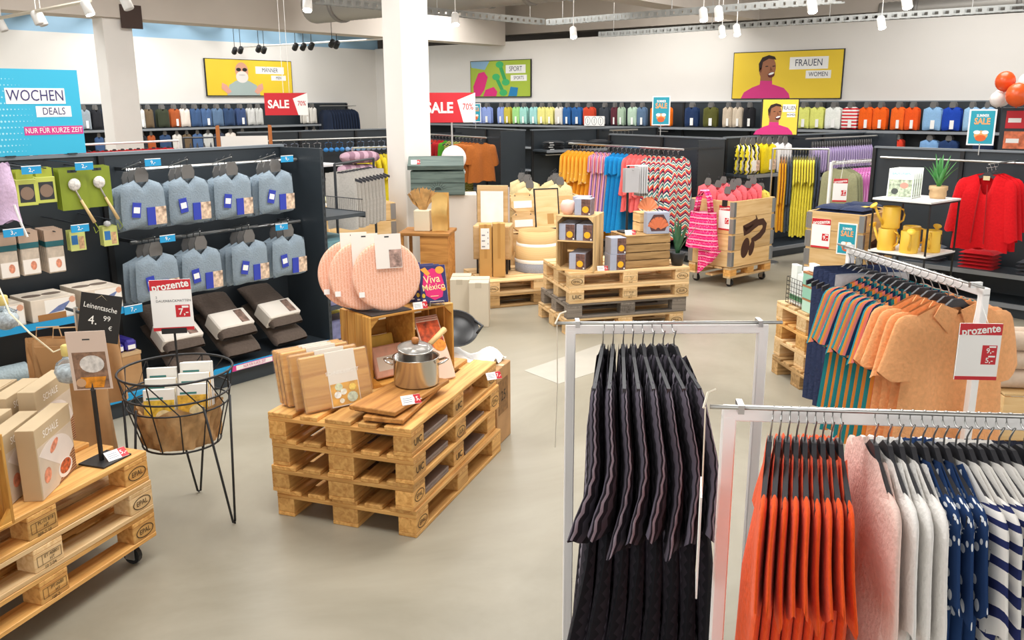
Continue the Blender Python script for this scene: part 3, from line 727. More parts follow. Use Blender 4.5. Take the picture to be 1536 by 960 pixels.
stack(OB, TH_B, 0, [(W_PAL2, -.03, .02, 1, {2: 'EPAL'}, None), (W_PALG, -.012, .01, .5, {1: 'PL-9|HT|02-1'}, None), (W_PAL2, 0, 0, 0, {0: 'UIC', 1: 'E1-44|HT|06-3', 2: 'EUR'}, None), (W_PAL2, 0, 0, 0, {0: 'EPAL', 1: 'PL-2|HT|01-8', 2: 'EPAL'}, None)],
      ['bottom pale pallet of the stack below the yellow lamp boxes', 'weathered grey pallet second from the floor below the yellow lamp boxes', 'third pallet from the floor stamped UIC below the yellow lamp boxes', 'top pallet carrying the lamp boxes, crates and potted aloe'], 'pallets under the lamp boxes')
FB = TM((OB[0], OB[1], 0), TH_B)
OC = (6.84, 5.80)
stack(OC, R(-31), 0, [(W_CRATE2, 0, 0, .5, None, None), (W_PAL2, 0, 0, 0, {0: 'EPAL'}, None)], ['brownish lower pallet under the striped basket and oak cabinet', 'upper pallet carrying the striped basket and oak cabinet'], 'pallets under the striped basket')
OD = (6.05, 2.0); TH_D = R(-41.4)
stack(OD, TH_D, 0, [(W_CRATE2, -.03, .01, -1, None, None), (W_PAL2, .01, 0, .4, None, None), (W_PAL, 0, 0, -.4, None, None), (W_PAL2, 0, 0, 0, None, None)],
      ['bottom pallet of the stack beside the rack of striped shirts', 'second pallet from the floor beside the rack of striped shirts', 'third pallet from the floor beside the rack of striped shirts', 'top pallet carrying the wire basket and mint boxes'], 'pallets beside the striped shirts')

# ================================================================ goods on the left stack
M_CREAM = plain('#c4ad8a', .7, var=.05, bscale=6); M_CREAM2 = plain('#bda684', .7)
M_BOWL = plain('#e2d5cb', .6, var=.05, bscale=9); M_RIB = stripes(['#b98a66', '#7c5236'], 2, 90)
M_FOOD = plain('#b4572f', .6, var=.7, bscale=60); M_BLOSSOM = plain('#d98a6b', .6, var=.4, bscale=40)
def bowl_box(M, label, w=.3, h=.29, d=.075):
    t = thing('boxed_bowl', label, 'boxed bowl', group='boxed bowls on the pallet'); t.matrix_local = M
    obj('carton', MB().box(0, w, 0, d, 0, h, .002), M_CREAM, t)
    flat(rect(w*.02, w*.98, .004, h*.73), plain('#cdbba6', .6, var=.08, bscale=10), t, 'picture_ground')
    flat([p for p in ell(w*.42, h*.3, w*.56, h*.42, 30) if p[0] > w*.02 and p[0] < w*.985 and 0.004 < p[1] < h*.73], M_BOWL, t, 'bowl_picture', -.0006)
    flat([(w*.45, .004), (w*.985, .004), (w*.985, h*.36), (w*.86, h*.3)], M_RIB, t, 'mat_picture', -.0009)
    flat(ell(w*.68, h*.17, w*.2, h*.13), plain('#e9e2dc', .6), t, 'small_bowl_picture', -.0013)
    flat(ell(w*.68, h*.19, w*.16, h*.1), M_FOOD, t, 'food_picture', -.0018)
    flat(ell(w*.45, h*.6, w*.13, h*.06, 12, tilt=.4), M_BLOSSOM, t, 'blossom_picture', -.0013); flat(ell(w*.2, h*.28, w*.1, h*.1, 12, tilt=.6), M_BLOSSOM, t, 'blossom_picture', -.0013)
    text('SCHALE', .043, plain('#f3ece2', .6), t, (w*.42, -.0008, h*.85), .004, sx=.95)
    return t
def put(px, py, z, rz, **k): return TM(at(px, py, z=z), R(rz), **k)
bowl_box(put(65, 752, ZL, 43), 'frontmost cream carton printed SCHALE with a bowl picture', .34, .3)
bowl_box(TM((1.55, 3.88, ZL), R(42)), 'cream carton printed SCHALE beside the black sign stand', .34, .34, .075)
bowl_box(TM((1.29, 3.58, ZL), R(42)), 'cream carton printed SCHALE behind the frontmost bowl box')
bowl_box(TM((1.46, 3.95, ZL), R(41)), 'cream carton printed SCHALE leaning against the tallest bowl carton', .3, .32)
bowl_box(TM((1.22, 3.67, ZL), R(41)), 'cream carton printed SCHALE nearest the brown wooden crate', .3, .3)
for x, y, hh in ((1.40, 4.05, .31), (1.32, 4.13, .33)):
    t = thing('flat_carton', 'plain cream carton standing behind the printed bowl boxes', 'carton', group='plain cartons behind the bowls'); t.matrix_local = TM((x, y, ZL), R(40))
    obj('carton', MB().box(0, .3, 0, .08, 0, hh, .002), M_CREAM2, t); obj('lid_flap', MB().box(.02, .28, .005, .075, hh, hh+.003), M_CREAM, t)
FL = TM((OL.x, OL.y, 0), TH_L)
qc = at(24, 784, z=ZL)-Vector((math.cos(TH_L), math.sin(TH_L), 0))*.34
crate('brown slatted crate on the pallet stack beside the bowl boxes', TM(qc, TH_L), .34, .16, .36, W_CRATE)
slat_box('brown wooden box with a lid behind the bowl cartons', TM(at(44, 668, z=ZL)-Vector((.371, .15, 0))+Vector((-.17, .2, 0)), R(22)), .4, .26, .4, W_CRATE, 2)
# black sign stand with the hanging product card
ps = at(158, 690, z=ZL)
t = thing('sign_stand', 'black metal sign stand with a square base beside the bowl boxes', 'sign stand', ps, R(20))
obj('base_plate', MB().cbox((0, 0, .004), (.17, .14, .008), .001), BLACK, t)
obj('pole', MB().cbox((-.02, 0, .18), (.014, .014, .36)), BLACK, t); obj('clamp', MB().cbox((-.02, 0, .36), (.02, .02, .05), .002), DARK, t)
price_card(TM(ps+Vector((.04, -.05, .009)), R(5)), '5,-', .1, .05, 'white and red price card on the black sign stand base', None, -.9)
card = thing('product_card', 'hang card with a photo of a glass of amber drink held by the sign stand', 'product card'); card.matrix_local = TM(ps + Vector((-.02, -.015, .34)), R(-42), R(6))
obj('card', MB().box(-.08, .08, 0, .003, 0, .27), plain('#d9c3b4', .6), card)
flat(rect(-.066, .07, .005, .175), plain('#8a6a55', .6, var=.5, bscale=35), card, 'photo')
flat(ell(.01, .12, .05, .04), plain('#d8d4d0', .4, var=.3, bscale=40), card, 'glass_picture', -.001); flat([(-.03, .01), (-.045, .06), (.06, .06), (.045, .01)], plain('#d98a1c', .5, var=.4, bscale=40), card, 'amber_drink', -.0015)
flat(ell(-.045, .035, .02, .02), plain('#caa27e', .6), card, 'fruit_picture', -.002)
flat(rect(-.015, .015, .23, .236), DARK, card, 'hang_slot')
# kraft bags hung on a stand, chalk board
bag = thing('bag_stand', 'grey metal stand holding kraft paper bags behind the wire basket', 'stand', (1.98, 4.34, 0), R(0))
obj('foot', MB().lathe([(.14, 0), (.14, .012), (.02, .02)], 24), SILVER, bag, None, True); obj('pole', MB().tube([(0, 0, 0), (0, 0, 1.12)], .012, 8), SILVER, bag); obj('cross_arm', MB().tube([(0, .1, 1.1), (0, -.188, 1.1)], .008, 6), DARK, bag)
def kraft_bag(M, label, w=.3, h=.42, d=.05, group='kraft bags on the stand'):
    t = thing('kraft_bag', label, 'paper bag', group=group); t.matrix_local = M
    def fn(i, j):
        q = 2*math.pi*i; x = w/2*max(-1, min(1, 1.25*math.cos(q)))*(1-.12*j); y = d*math.sin(q)*(1-.85*j) + .012*math.sin(5*q+6*j); return (x, y, -h*(1-j))
    obj('bag_body', MB().grid(fn, 24, 10, True), KRAFT, t, None, True)
    obj('fold', MB().prism([(-w*.4, -h*.05), (w*.05, -h*.05), (-w*.2, -h*.75)], -d*.6, -d*.5), plain('#a97f52', .85), t)
    obj('handle', MB().tube([(-.06, 0, -.01), (-.05, 0, .05), (.05, 0, .05), (.06, 0, -.01)], .004, 5), plain('#c9a67c', .8), t)
    return t
kraft_bag(TM((1.88, 4.26, 1.0), R(-40)), 'kraft paper bag with a folded flap hanging behind the wire basket', .34, .62, .06)
kraft_bag(TM((2.12, 4.42, 1.08), R(-40)), 'rolled kraft bag hanging behind the folded one', .2, .5, .04)
kraft_bag(TM((1.87, 4.42, .98), R(-40)), 'kraft paper bag hanging beside the hang card', .24, .42, .04)
pc = at(170, 470, z=1.02); cb = thing('chalk_board', 'small black chalk board reading Leinentasche 4.99 euro', 'chalk board'); cb.matrix_local = TM((1.962, 4.122, .985), R(-48), R(-8), R(9))
obj('slate', MB().box(-.095, .095, 0, .006, 0, .23), plain('#23211f', .8), cb)
CH = plain('#eeece6', .8)
text('Leinentasche', .036, CH, cb, (-.0, -.001, .165), 0, sx=.85, tilt=R(6)); text('4.', .06, CH, cb, (-.03, -.001, .1)); text('99', .035, CH, cb, (.035, -.001, .115)); text('€', .028, CH, cb, (.055, -.001, .07))
flat([(-.015, .035), (0, .018), (.015, .035), (.008, .045), (0, .038), (-.008, .045)], RED, cb, 'red_heart'); obj('string', MB().tube([(-.03, .002, .2), (0, .001, .225), (.03, .002, .2)], .002, 4), plain('#d9c9a0', .8), cb)
# round bottles strung on a rope
GLASS = plain('#dfe9ee', .05, 0, .5, trans=.85)
def bottle(p, label):
    t = thing('round_bottle', label, 'bottle', p, group='round bottles on the rope')
    obj('glass_body', MB().lathe([(.02, -.055), (.05, -.04), (.062, 0), (.05, .04), (.022, .058), (.02, .075)], 18), GLASS, t, None, True)
    obj('shell_filling', MB().lathe([(.015, -.048), (.045, -.035), (.055, 0), (.03, .02)], 14), plain('#cfd3d6', .5, var=.5, bscale=60), t, None, True)
    obj('stopper', MB().lathe([(.021, .07), (.024, .075), (.024, .115), (.018, .12)], 14), plain('#d3bf72', .7), t, None, True)
b1, b2 = at(104, 556, z=.945), at(8, 478, z=1.05)
bottle(b1, 'round clear bottle with a cork-yellow stopper tied to the rope end'); bottle(b2, 'round clear bottle with a yellow stopper near the upper rope')
rp = [at(-6, 420, z=1.3), at(15, 470, z=1.2), at(45, 500, z=1.14), at(80, 528, z=1.03), b1+Vector((0, 0, .11))]
tag(obj('rope', MB().tube(rp, .004, 5), plain('#e3d7b8', .8)), 'thin cream rope sagging towards the round bottle', 'rope')

# ================================================================ wire basket
BC = Vector((2.27, 3.98, 0)); t = thing('wire_basket', 'black wire basket on hairpin legs lined with kraft paper', 'basket', BC)
WIRE = plain('#1c1c1e', .5); zr, zb, rr, rb = .80, .42, .275, .19
def ring(r, z, n=32): return [(r*math.cos(2*math.pi*k/n), r*math.sin(2*math.pi*k/n), z) for k in range(n)]
obj('rim_ring', MB().tube(ring(rr, zr), .006, 6, True), WIRE, t, None, True)
obj('middle_ring', MB().tube(ring(.255, .69), .005, 6, True), WIRE, t, None, True); obj('lower_ring', MB().tube(ring(.245, .63), .004, 6, True), WIRE, t, None, True); obj('bottom_ring', MB().tube(ring(rb, zb), .005, 6, True), WIRE, t, None, True)
for k in range(12):
    a, b_ = 2*math.pi*k/12, 2*math.pi*(k+1)/12
    obj('wire', MB().tube([(rr*math.cos(a), rr*math.sin(a), zr), (.245*math.cos(b_), .245*math.sin(b_), .63), (rb*math.cos(b_), rb*math.sin(b_), zb)], .0035, 5), WIRE, t)
    if k % 2 == 0: obj('wire', MB().tube([(rr*math.cos(b_), rr*math.sin(b_), zr), (.245*math.cos(b_), .245*math.sin(b_), .63)], .0035, 5), WIRE, t)
for k in range(3):
    a = R(-72+k*120); c0 = Vector((math.cos(a), math.sin(a), 0)); s0 = Vector((-math.sin(a), math.cos(a), 0))
    obj('hairpin_leg', MB().tube([c0*.238+s0*.1+Vector((0, 0, .66)), c0*.28+s0*.008+Vector((0, 0, .012)), c0*.285+Vector((0, 0, .006)), c0*.28-s0*.008+Vector((0, 0, .012)), c0*.238-s0*.1+Vector((0, 0, .66))], .006, 6), WIRE, t, None, True)
def liner(i, j):
    q = 2*math.pi*i; r = rb*.93 + (.203-rb*.93)*j + (.012*math.sin(9*q+5*j) + .008*math.sin(23*q-9*j)); return (r*math.cos(q), r*math.sin(q), zb+.01 + .2*j + .02*math.sin(5*q)*j)
lin = tag(obj('paper_lining', MB().grid(liner, 72, 10, True).lathe([(.001, zb+.008), (.178, zb+.01)], 20, None, False), plain('#bd9565', .85, bump=1., bscale=18, var=.22), None, TM(BC), True), 'crumpled kraft paper lining inside the black wire basket', 'paper')
BF = TM(BC, R(-42))
for k, (x, y, c) in enumerate(((.083, .085, '#eae6dc'), (-.083, -.085, '#e5b53b'), (.083, -.085, '#e0a93a'), (-.083, -.028, '#d9cdb8'), (.083, -.028, '#e3b14a'), (-.083, .03, '#d7c9ae'), (.083, .03, '#e2a53f'))):
    m = thing('baking_mat_pack', 'packed baking mat with a food photo in the wire basket', 'baking mat pack', group='baking mat packs in the basket'); m.matrix_local = BF @ TM((x*.98, y, .455+.02*k if k else .5), 0, -.16)
    obj('sleeve', MB().box(-.075, .075, 0, .018, 0, .24 if k else .3, .003), plain('#efece4', .6), m)
    photo_patch(m, -.073, .073, .01, .185, c, .5, 30); flat(ell(.02, .1, .04, .035), plain('#e9d9a8', .6, var=.2, bscale=40), m, 'dish_picture', -.0015)
    flat(rect(-.06, .02, .19, .2), plain('#3c7f7a', .6), m, 'title_line', -.0006)
    if not k: flat(rect(-.02, .02, .275, .283), DARK, m, 'hang_slot', -.0006)
sg = prozente(BF @ TM((0, .06, .985), R(2)), .195, .26, ['2', 'DAUERBACKMATTEN'], ['7,-'], 'prozente price sign for two baking mats standing in the wire basket')
obj('clip', MB().box(-.06, .06, -.006, .012, -.015, .012), BLACK, sg); obj('stem', MB().tube([(0, .003, -.5), (0, .003, 0)], .006, 6), BLACK, sg)
# ================================================================ goods on the saucepan stack
M_BAND = plain('#e6ddcf', .6); M_FILM = plain('#f4f1ec', .1, 0, .6, alpha=.07)
W_CUT = wood('#dca557', '#bd8039', 2, 35, 35, .35, .15)
def cutting_board(M, label, k):
    t = thing('wrapped_chopping_board', label, 'chopping board', group='wrapped chopping boards'); t.matrix_local = M
    w, h, d = .38, .28, .022
    obj('wood', MB().box(0, w, 0, d, 0, h, .008), W_CUT, t)
    b = obj('paper_band', MB().box(w*.37, w*.8, -.002, d+.002, -.002, h+.002), M_BAND, t)
    text('SCHNEIDEBRETT', .026, plain('#f7f3ea', .6), b, (w*.585, -.003, h*.62), .004, sx=.95)
    photo_patch(b, w*.38, w*.79, .004, h*.42, '#dba23c', .3, 20).location = (0, -.002, 0)
    for (x, z, r, c) in ((.5, .34, .022, '#cfd6b4'), (.47, .2, .02, '#f1eee2'), (.56, .24, .018, '#f0ead8'), (.68, .12, .03, '#c9d0b8'), (.52, .08, .014, '#e7e2cf'), (.7, .3, .02, '#e9c766')):
        flat(ell(w*x, h*z+.004, r, r*.9, 12), plain(c, .6, var=.25, bscale=60), b, 'food_picture', -.0035)
    obj('film', MB().box(-.004, w+.004, -.004, d+.004, -.004, h+.004, .008), M_FILM, t)
    return t
base = Vector((2.624, 3.41, ZA+.0105)); dirn = Vector((math.cos(R(-14)), math.sin(R(-14)), 0)); bk = Vector((-dirn.y, dirn.x, 0))
for k, (o, lf, lab) in enumerate(((0, 0, 'shrink-wrapped chopping board with a food-photo band, foremost of the row'), (.075, -.02, 'shrink-wrapped chopping board second in the leaning row'), (.15, -.03, 'shrink-wrapped chopping board third in the leaning row'), (.185, -.035, 'shrink-wrapped chopping board fourth in the leaning row'), (.22, -.04, 'shrink-wrapped chopping board hindmost in the leaning row'))):
    p = base + bk*o + dirn*lf
    cutting_board(TM(p, R(-14), R(-14)), lab, k)
def chop(M, label, w, d):
    t = thing('chopping_board', label, 'chopping board', group='flat chopping boards'); t.matrix_local = M
    obj('wood', MB().box(0, w, 0, d, .01, .034, .004), W_OAK, t); obj('underside_rim', MB().box(.02, w-.02, .02, d-.02, 0, .011), plain('#4a2f1c', .7), t)
chop(TM((2.815, 2.925, ZA+.0005), R(24)), 'lower oak chopping board lying flat on the pallet', .56, .21)
chop(TM((2.80, 2.965, ZA+.0348), R(15)), 'upper oak chopping board lying flat under the steel pot', .57, .262)
ST = plain('#c9c6c1', .22, .95); ZP = ZA+.0692
pp = Vector((3.185, 3.195, ZP)); t = thing('steel_pot', 'open stainless steel pot with two loop handles on the chopping boards', 'pot', pp, R(-52))
obj('body', MB().lathe([(.001, 0), (.112, 0), (.12, .012), (.12, .145), (.125, .15), (.125, .153), (.117, .15), (.115, .02), (.001, .015)], 36, None, False), ST, t, None, True)
for s in (-1, 1): obj('handle', MB().tube([(s*.117, -.045, .118), (s*.15, -.04, .13), (s*.168, 0, .135), (s*.15, .04, .13), (s*.117, .045, .118)], .006, 8), ST, t, None, True)
t = thing('saucepan', 'small steel saucepan with glass lid and wooden handle nested in the pot', 'saucepan', pp+Vector((-.006, .005, .085)), R(12))
t.rotation_euler = (R(6), R(-5), R(12))
obj('body', MB().lathe([(.001, 0), (.083, 0), (.09, .01), (.09, .11), (.094, .113), (.001, .113)], 32, None, False), ST, t, None, True)
obj('glass_lid', MB().lathe([(.094, .113), (.09, .122), (.06, .137), (.012, .143)], 32), plain('#cfcac2', .08, 0, .6, trans=.6), t, None, True); obj('lid_rim', MB().tube(ring(.092, .117), .004, 6, True), ST, t, None, True)
obj('lid_knob', MB().lathe([(.012, .14), (.02, .152), (.018, .172), (.008, .177)], 16), plain('#b06f33', .5), t, None, True)
h = obj('handle', MB().tube([(.14, 0, .085), (.3, 0, .12)], [.014, .017], 10), plain('#e2bb7f', .55), t, None, True); obj('ferrule', MB().tube([(.085, 0, .075), (.15, 0, .088)], [.009, .013], 10), ST, h, None, True)
price_card(TM((2.93, 2.975, ZP+.002), R(-25)), '15,-', .1, .05, 'price card reading 15 lying before the steel pot', None, -.7)
price_card(TM((3.66, 3.05, ZA+.001), R(-25)), '7,-', .09, .045, 'price card reading 7 at the pallet edge below the crate', None, -.7)
# crate
CRA = TM((3.11, 3.46, ZA), R(-11)); ZC = ZA+.4
crate('honey-coloured slatted crate lying on its side on the saucepan pallets', CRA, .56, .32, .4, W_CRATE)
obj('divider', MB().box(.29, .302, .02, .3, .012, .388), W_CRATE, bpy.data.objects[[o.name for o in COL.objects if o.name.startswith('wooden_crate') and 'honey' in o.get('label', '')][0]])
for k, (x, y, c, lab) in enumerate(((.06, .12, '#d9b24a', 'mustard yellow food pack inside the slatted crate'), (.09, .07, '#e9b49c', 'pale pink food pack inside the slatted crate'))):
    m = thing('food_pack', lab, 'food pack'); m.matrix_local = CRA @ TM((x-.012*k, y, .024), 0, R(-18))
    obj('pouch', MB().box(0, .2, 0, .03, 0, .23-.05*k, .006), plain(c, .6, var=.1, bscale=20), m); flat(rect(.02, .18, .04, .12), plain('#f0e3d3', .6), m, 'label_patch')
for k in range(3):
    m = thing('fruit_print_board', 'thin board printed with citrus leaning out of the crate', 'printed board', group='citrus boards in the crate'); m.matrix_local = CRA @ TM((.315+.028*k, -.125+.042*k, .0095), R(-5), R(-32))
    obj('board', MB().box(0, .15, 0, .014, 0, .36, .003), plain('#efcdb6', .6), m); photo_patch(m, .005, .145, .19, .35, '#c9532b', .6, 28)
    flat(ell(.11, .2, .04, .035), plain('#e88b2e', .6, var=.3, bscale=50), m, 'citrus_picture', -.0015); flat(ell(.05, .12, .03, .03), plain('#e9a25c', .6, var=.3, bscale=50), m, 'citrus_picture', -.0015)
# cushions
M_SEAT = stripes(['#f0b79c', '#e9a98c', '#f3c1a8'], 0, 60, dots=('#f6cbb4', 140, .35))
def cushion(M, label, r=.2, card=True):
    t = thing('round_seat_pad', label, 'seat pad', group='round seat pads on the crate'); t.matrix_local = M
    prof = [(.001, -.006)]; n = 12
    for k in range(1, n+1): prof.append((r*.95*k/n, -.006-.0025*(k % 2)))
    prof += [(r*.985, -.002), (r, .008), (r*.99, .02), (r*.95, .026), (.001, .028)]
    obj('woven_pad', MB().lathe(prof, 48, Matrix.Translation((0, 0, r)) @ Matrix.Rotation(R(-90), 4, 'X') , False), M_SEAT, t, None, True)
    if card:
        c = obj('hang_card', MB().box(-.06, .085, -.022, -.019, r*1.22, r*2.2), plain('#ece4da', .6), t); flat(rect(.015, .083, r*1.24, r*1.75), plain('#b9978a', .6, var=.6, bscale=30), c, 'photo', -.0222); flat(rect(-.005, .02, r*2.1, r*2.14), DARK, c, 'hang_slot', -.0222)
    obj('care_tag', MB().box(-r*.86, -r*.7, -.018, -.016, r*.45, r*.6), WHITE, t)
    return t
ZT = ZC+.012
for k, (x, y, rz, lab) in enumerate(((.15, .035, -30, 'coral pink round seat pad with photo card, front one on the crate'), (.06, .13, -34, 'coral pink round seat pad behind the front one on the crate'), (.04, .215, -36, 'coral pink round seat pad hindmost on the crate'))):
    cushion(CRA @ TM((x, y, .412), R(rz+11), R(-9)), lab, .19)
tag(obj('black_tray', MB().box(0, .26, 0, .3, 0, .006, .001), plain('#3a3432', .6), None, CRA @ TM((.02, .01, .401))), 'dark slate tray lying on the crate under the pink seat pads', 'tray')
# books
M_BK = plain('#2b2c63', .5)
def book(M, label):
    t = thing('cookbook', label, 'book', group='cookbooks on the crate'); t.matrix_local = M; w, h, d = .155, .215, .024
    obj('cover', MB().box(0, w, 0, d, 0, h, .002), M_BK, t); obj('pages', MB().box(.004, w+.001, .003, d-.003, .003, h-.003), PAPER, t)
    flat([(w*.2, h*.2), (w*.1, h*.5), (w*.2, h*.82), (w*.5, h*.92), (w*.8, h*.85), (w*.9, h*.5), (w*.8, h*.15), (w*.5, h*.07)], plain('#d9246f', .5), t, 'magenta_panel')
    og = plain('#f0a13a', .5)
    flat(ell(w*.78, h*.86, w*.16, h*.1), og, t, 'orange_flower', -.0008); flat([(w*.06, h*.9), (w*.25, h*.95), (w*.42, h*.78), (w*.3, h*.72)], og, t, 'orange_leaf', -.0008); flat(ell(w*.86, h*.35, w*.09, h*.05), og, t, 'orange_flower', -.0008); flat(ell(w*.1, h*.2, w*.06, h*.06), plain('#d7b52f', .5), t, 'yellow_bud', -.0008)
    cr = plain('#f8e2a8', .5); text('Viva', .062, cr, t, (w*.46, -.0016, h*.62), .006, sx=.9, tilt=R(-5)); text('México', .05, cr, t, (w*.5, -.0016, h*.42), .006, sx=.9, tilt=R(-5))
    flat(rect(w*.35, w*.65, h*.17, h*.185), cr, t, 'subtitle_line', -.0012); flat(rect(w*.06, w*.16, h*.06, h*.1), PAPER, t, 'publisher_mark', -.0012)
    return t
for k, lab in enumerate(('blue and magenta cookbook Viva México, front one in the wire stand', 'blue and magenta cookbook second behind the front copy', 'blue and magenta cookbook third behind the front copy')):
    book(CRA @ TM((.36-.012*k, .03+.038*k, .4205), R(-22), R(-20)), lab)
for k in range(2): book(CRA @ TM((.30, .19+.036*k, .419), R(-22), R(-20)), 'blue and magenta cookbook in the row behind the wire stand')
st = thing('book_stand', 'little wire stand holding the blue and magenta cookbooks', 'stand'); st.matrix_local = CRA @ TM((.44, .0, .402), R(-22))
for s in (-1, 1): obj('wire_foot', MB().tube([(s*.04, .09, .004), (s*.04, -.012, .004), (s*.04, -.016, .03)], .0025, 5), SILVER, st)
obj('wire_bar', MB().tube([(-.04, -.016, .03), (.04, -.016, .03)], .0025, 5), SILVER, st)
price_card(CRA @ TM((.33, -.005, .402), R(-12)), '9,-', .085, .04, 'price card reading 9 beside the cookbooks', None, -.4)
# pan, cloth and carton behind the stack
ct = thing('carton', 'brown cardboard carton with a printed label behind the saucepan pallets', 'carton'); ct.matrix_local = FA @ TM((1.24, .02, 0))
obj('box', MB().box(0, .26, 0, .74, 0, .50, .004), KRAFT, ct); obj('tape', MB().box(.11, .15, -.001, .741, .498, .502), plain('#cdb48d', .5), ct); obj('printed_label', MB().box(.03, .2, -.002, 0, .2, .42), plain('#8a6236', .7, var=.3, bscale=40), ct)
text('25', .09, INK, ct, (.115, -.003, .31), .004)
def cloth(i, j):
    u, v = i*2-1, j*2-1; return (u*.17, v*.24, max(.004, .045 + .028*math.sin(7*u+3*v) + .03*math.sin(5*v-2*u) - .05*max(abs(u), abs(v))**3))
pw = tag(obj('packing_cloth', MB().grid(cloth, 22, 22), plain('#f3f1ee', .8, bump=.3, bscale=30), None, FA @ TM((1.37, .3, .502)), True), 'crumpled white packing cloth under the black frying pan', 'cloth')
t = thing('frying_pan', 'black frying pan leaning on white packing cloth', 'frying pan'); t.matrix_local = FA @ TM((1.36, .34, .69), R(-60), R(38))
obj('pan_body', MB().lathe([(.001, 0), (.105, 0), (.14, .045), (.146, .047), (.144, .04), (.105, .008), (.001, .006)], 40, None, False), plain('#1f2022', .35), t, None, True)
obj('helper_lip', MB().tube([(.13, .05, .045), (.17, 0, .05), (.13, -.05, .045)], .009, 8), plain('#1f2022', .4), t, None, True)
for k, (u, v) in enumerate(((.44, -.01), (.45, -.01), (.8, -.01))):
    for q in range(3 if k < 2 else 2):
        m = thing('flat_pack', 'film-wrapped dark board slid into a gap of the saucepan pallets', 'wrapped board', group='wrapped boards in the pallet gaps'); m.matrix_local = FA @ TM((.16 if k < 2 else .7, .012, (.0235 if k != 1 else .0415)+.1442*(q+1)))
        obj('board', MB().box(0, .3, 0, .5, 0, .016, .002), plain('#7d675c', .4, var=.15, bscale=10), m)
# ================================================================ weekly-deals gondola
GX, GY, GD, GH = 1.55, 5.66, .55, 1.74
gl = gondola('dark grey shelving unit with the turquoise weekly deals sign on top', TM((GX, GY, 0)), 3.12, GD, GH, 2, [(.75, .45, 0, 1.45)], True, True,
        rails=[(1.645, .26, 1.62, 3.08), (1.14, .26, 1.6, 3.08)], strip=BLUE, base=.16)
# printed inserts of the price rails
for (x0, x1, y, z, s) in ((2.28, 2.78, 5.722, .732, 'NUR FÜR KURZE ZEIT'), (3.72, 4.05, 5.659, .138, 'NUR FÜR KURZE ZEIT')):
    r = obj('rail_insert', MB().box(x0-GX-.04, x1-GX+.04, y-GY-.004, y-GY, z-.02, z+.022), PINK, gl); obj('white_insert', MB().box(x0-GX, x1-GX, y-GY-.005, y-GY-.003, z-.016, z+.018), PAPER, r)
    text(s, .032, PINK, r, ((x0+x1)/2-GX, y-GY-.006, z+.001), .003, sx=.95 if x1-x0 > .4 else .65)
def blue_tag(p, s, w=.115, h=.05, yb=6.17, zb_=1.72):
    t = thing('price_tag', 'bright blue price tag clipped on the weekly deals unit', 'price tag', p, group='blue price tags'); obj('card', MB().box(-w/2, w/2, 0, .003, 0, h), BLUE, t); text(s, h*.7, WHITE, t, (0, -.001, h*.48), .01)
    flat(rect(-w/2, w/2, h*.9, h), PAPER, t, 'white_edge'); obj('holder_arm', MB().tube([(0, .003, h*.8), (0, yb-p.y, zb_-p.z)], .003, 4), DARK, t)
for px, py, s, yb, zb_ in ((230, 249, '9,-', 5.945, 1.657), (431, 243, '9,-', 5.945, 1.657), (252, 363, '9,-', 5.945, 1.152), (423, 345, '9,-', 5.945, 1.152), (48, 261, '2,-', 6.175, 1.73), (127, 255, '2,-', 6.175, 1.73), (21, 355, '3,-', 6.175, 1.36), (121, 348, '2,-', 6.175, 1.36)): blue_tag(at(px, py, y=5.64), s, yb=yb, zb_=zb_)
blue_tag(at(201, 470, y=5.708), '7,-', .13, .06, 5.72, at(201, 470, y=5.708).z+.04)
# header sign
hd = thing('header_sign', 'turquoise WOCHEN DEALS sign standing on the dark shelving unit', 'sign'); hd.matrix_local = TM((2.42, 6.17, 1.7645)); W, H = .6, .55
obj('panel', MB().box(0, W, 0, .03, 0, H), plain('#35b4d8', .5), hd); dt = MB()
for i in range(14):
    for j in range(13):
        r = .007*max(0, 1-i/14-abs(j-5)/26)
        if r > .0012: dt.prism(ell(.02+i*.023+(j % 2)*.011, .03+j*.038, r*1.2, r*1.2, 8), -.0008, 0)
o = obj('dot_print', dt, plain('#a9e0f0', .5), hd); o['kind'] = 'stuff'
NAVY = plain('#37306e', .6)
flat(rect(.12, .5, .33, .43), PAPER, hd, 'word_panel', -.001); text('WOCHEN', .1, NAVY, hd, (.31, -.003, .38), sx=.8)
flat(rect(.3, .53, .245, .315), PAPER, hd, 'word_panel', -.001); text('DEALS', .066, NAVY, hd, (.415, -.003, .28), sx=.8)
flat(rect(.21, .596, .13, .185), PINK, hd, 'pink_banner', -.001); text('NUR FÜR KURZE ZEIT', .048, PAPER, hd, (.403, -.003, .157), .001, sx=.8)
for x in (.1, .5): obj('foot', MB().box(x-.03, x+.03, -.02, .05, -.004, .004), DARK, hd)
# grey thermal shirts in packs
M_GREYS = fabric('#8b9aa6', .2, .5, 90); BAND = plain('#2d3fae', .5)
PKL = [pack_mesh(W=.31, H=.33, T=.062, seed=s, neck=.06).mesh('folded_pack', WHITE, True) for s in (11, 12, 13)]
def thermal(x, y, z, lab, front, k):
    o = pack(PKL[k % 3], M_GREYS, TM((x, y, z), R(0), R(2)), lab, 'grey thermal shirts', None)
    if front:
        obj('size_band', MB().box(.0, .06, -.042, -.036, -.31, -.19), BAND, o); obj('photo_card', MB().box(.06, .14, -.042, -.036, -.31, -.19), plain('#d9b79f', .6, var=.6, bscale=30), o)
        tg = obj('hang_tag', MB().box(-.03, .03, -.002, .002, -.05, .05), BAND, o, TM((-.075, -.042, -.2), 0, 0, R(random.choice((-8, 8, 14))))); flat(rect(-.022, .022, -.02, .02), PAPER, tg, 'tag_print', -.003)
    return o
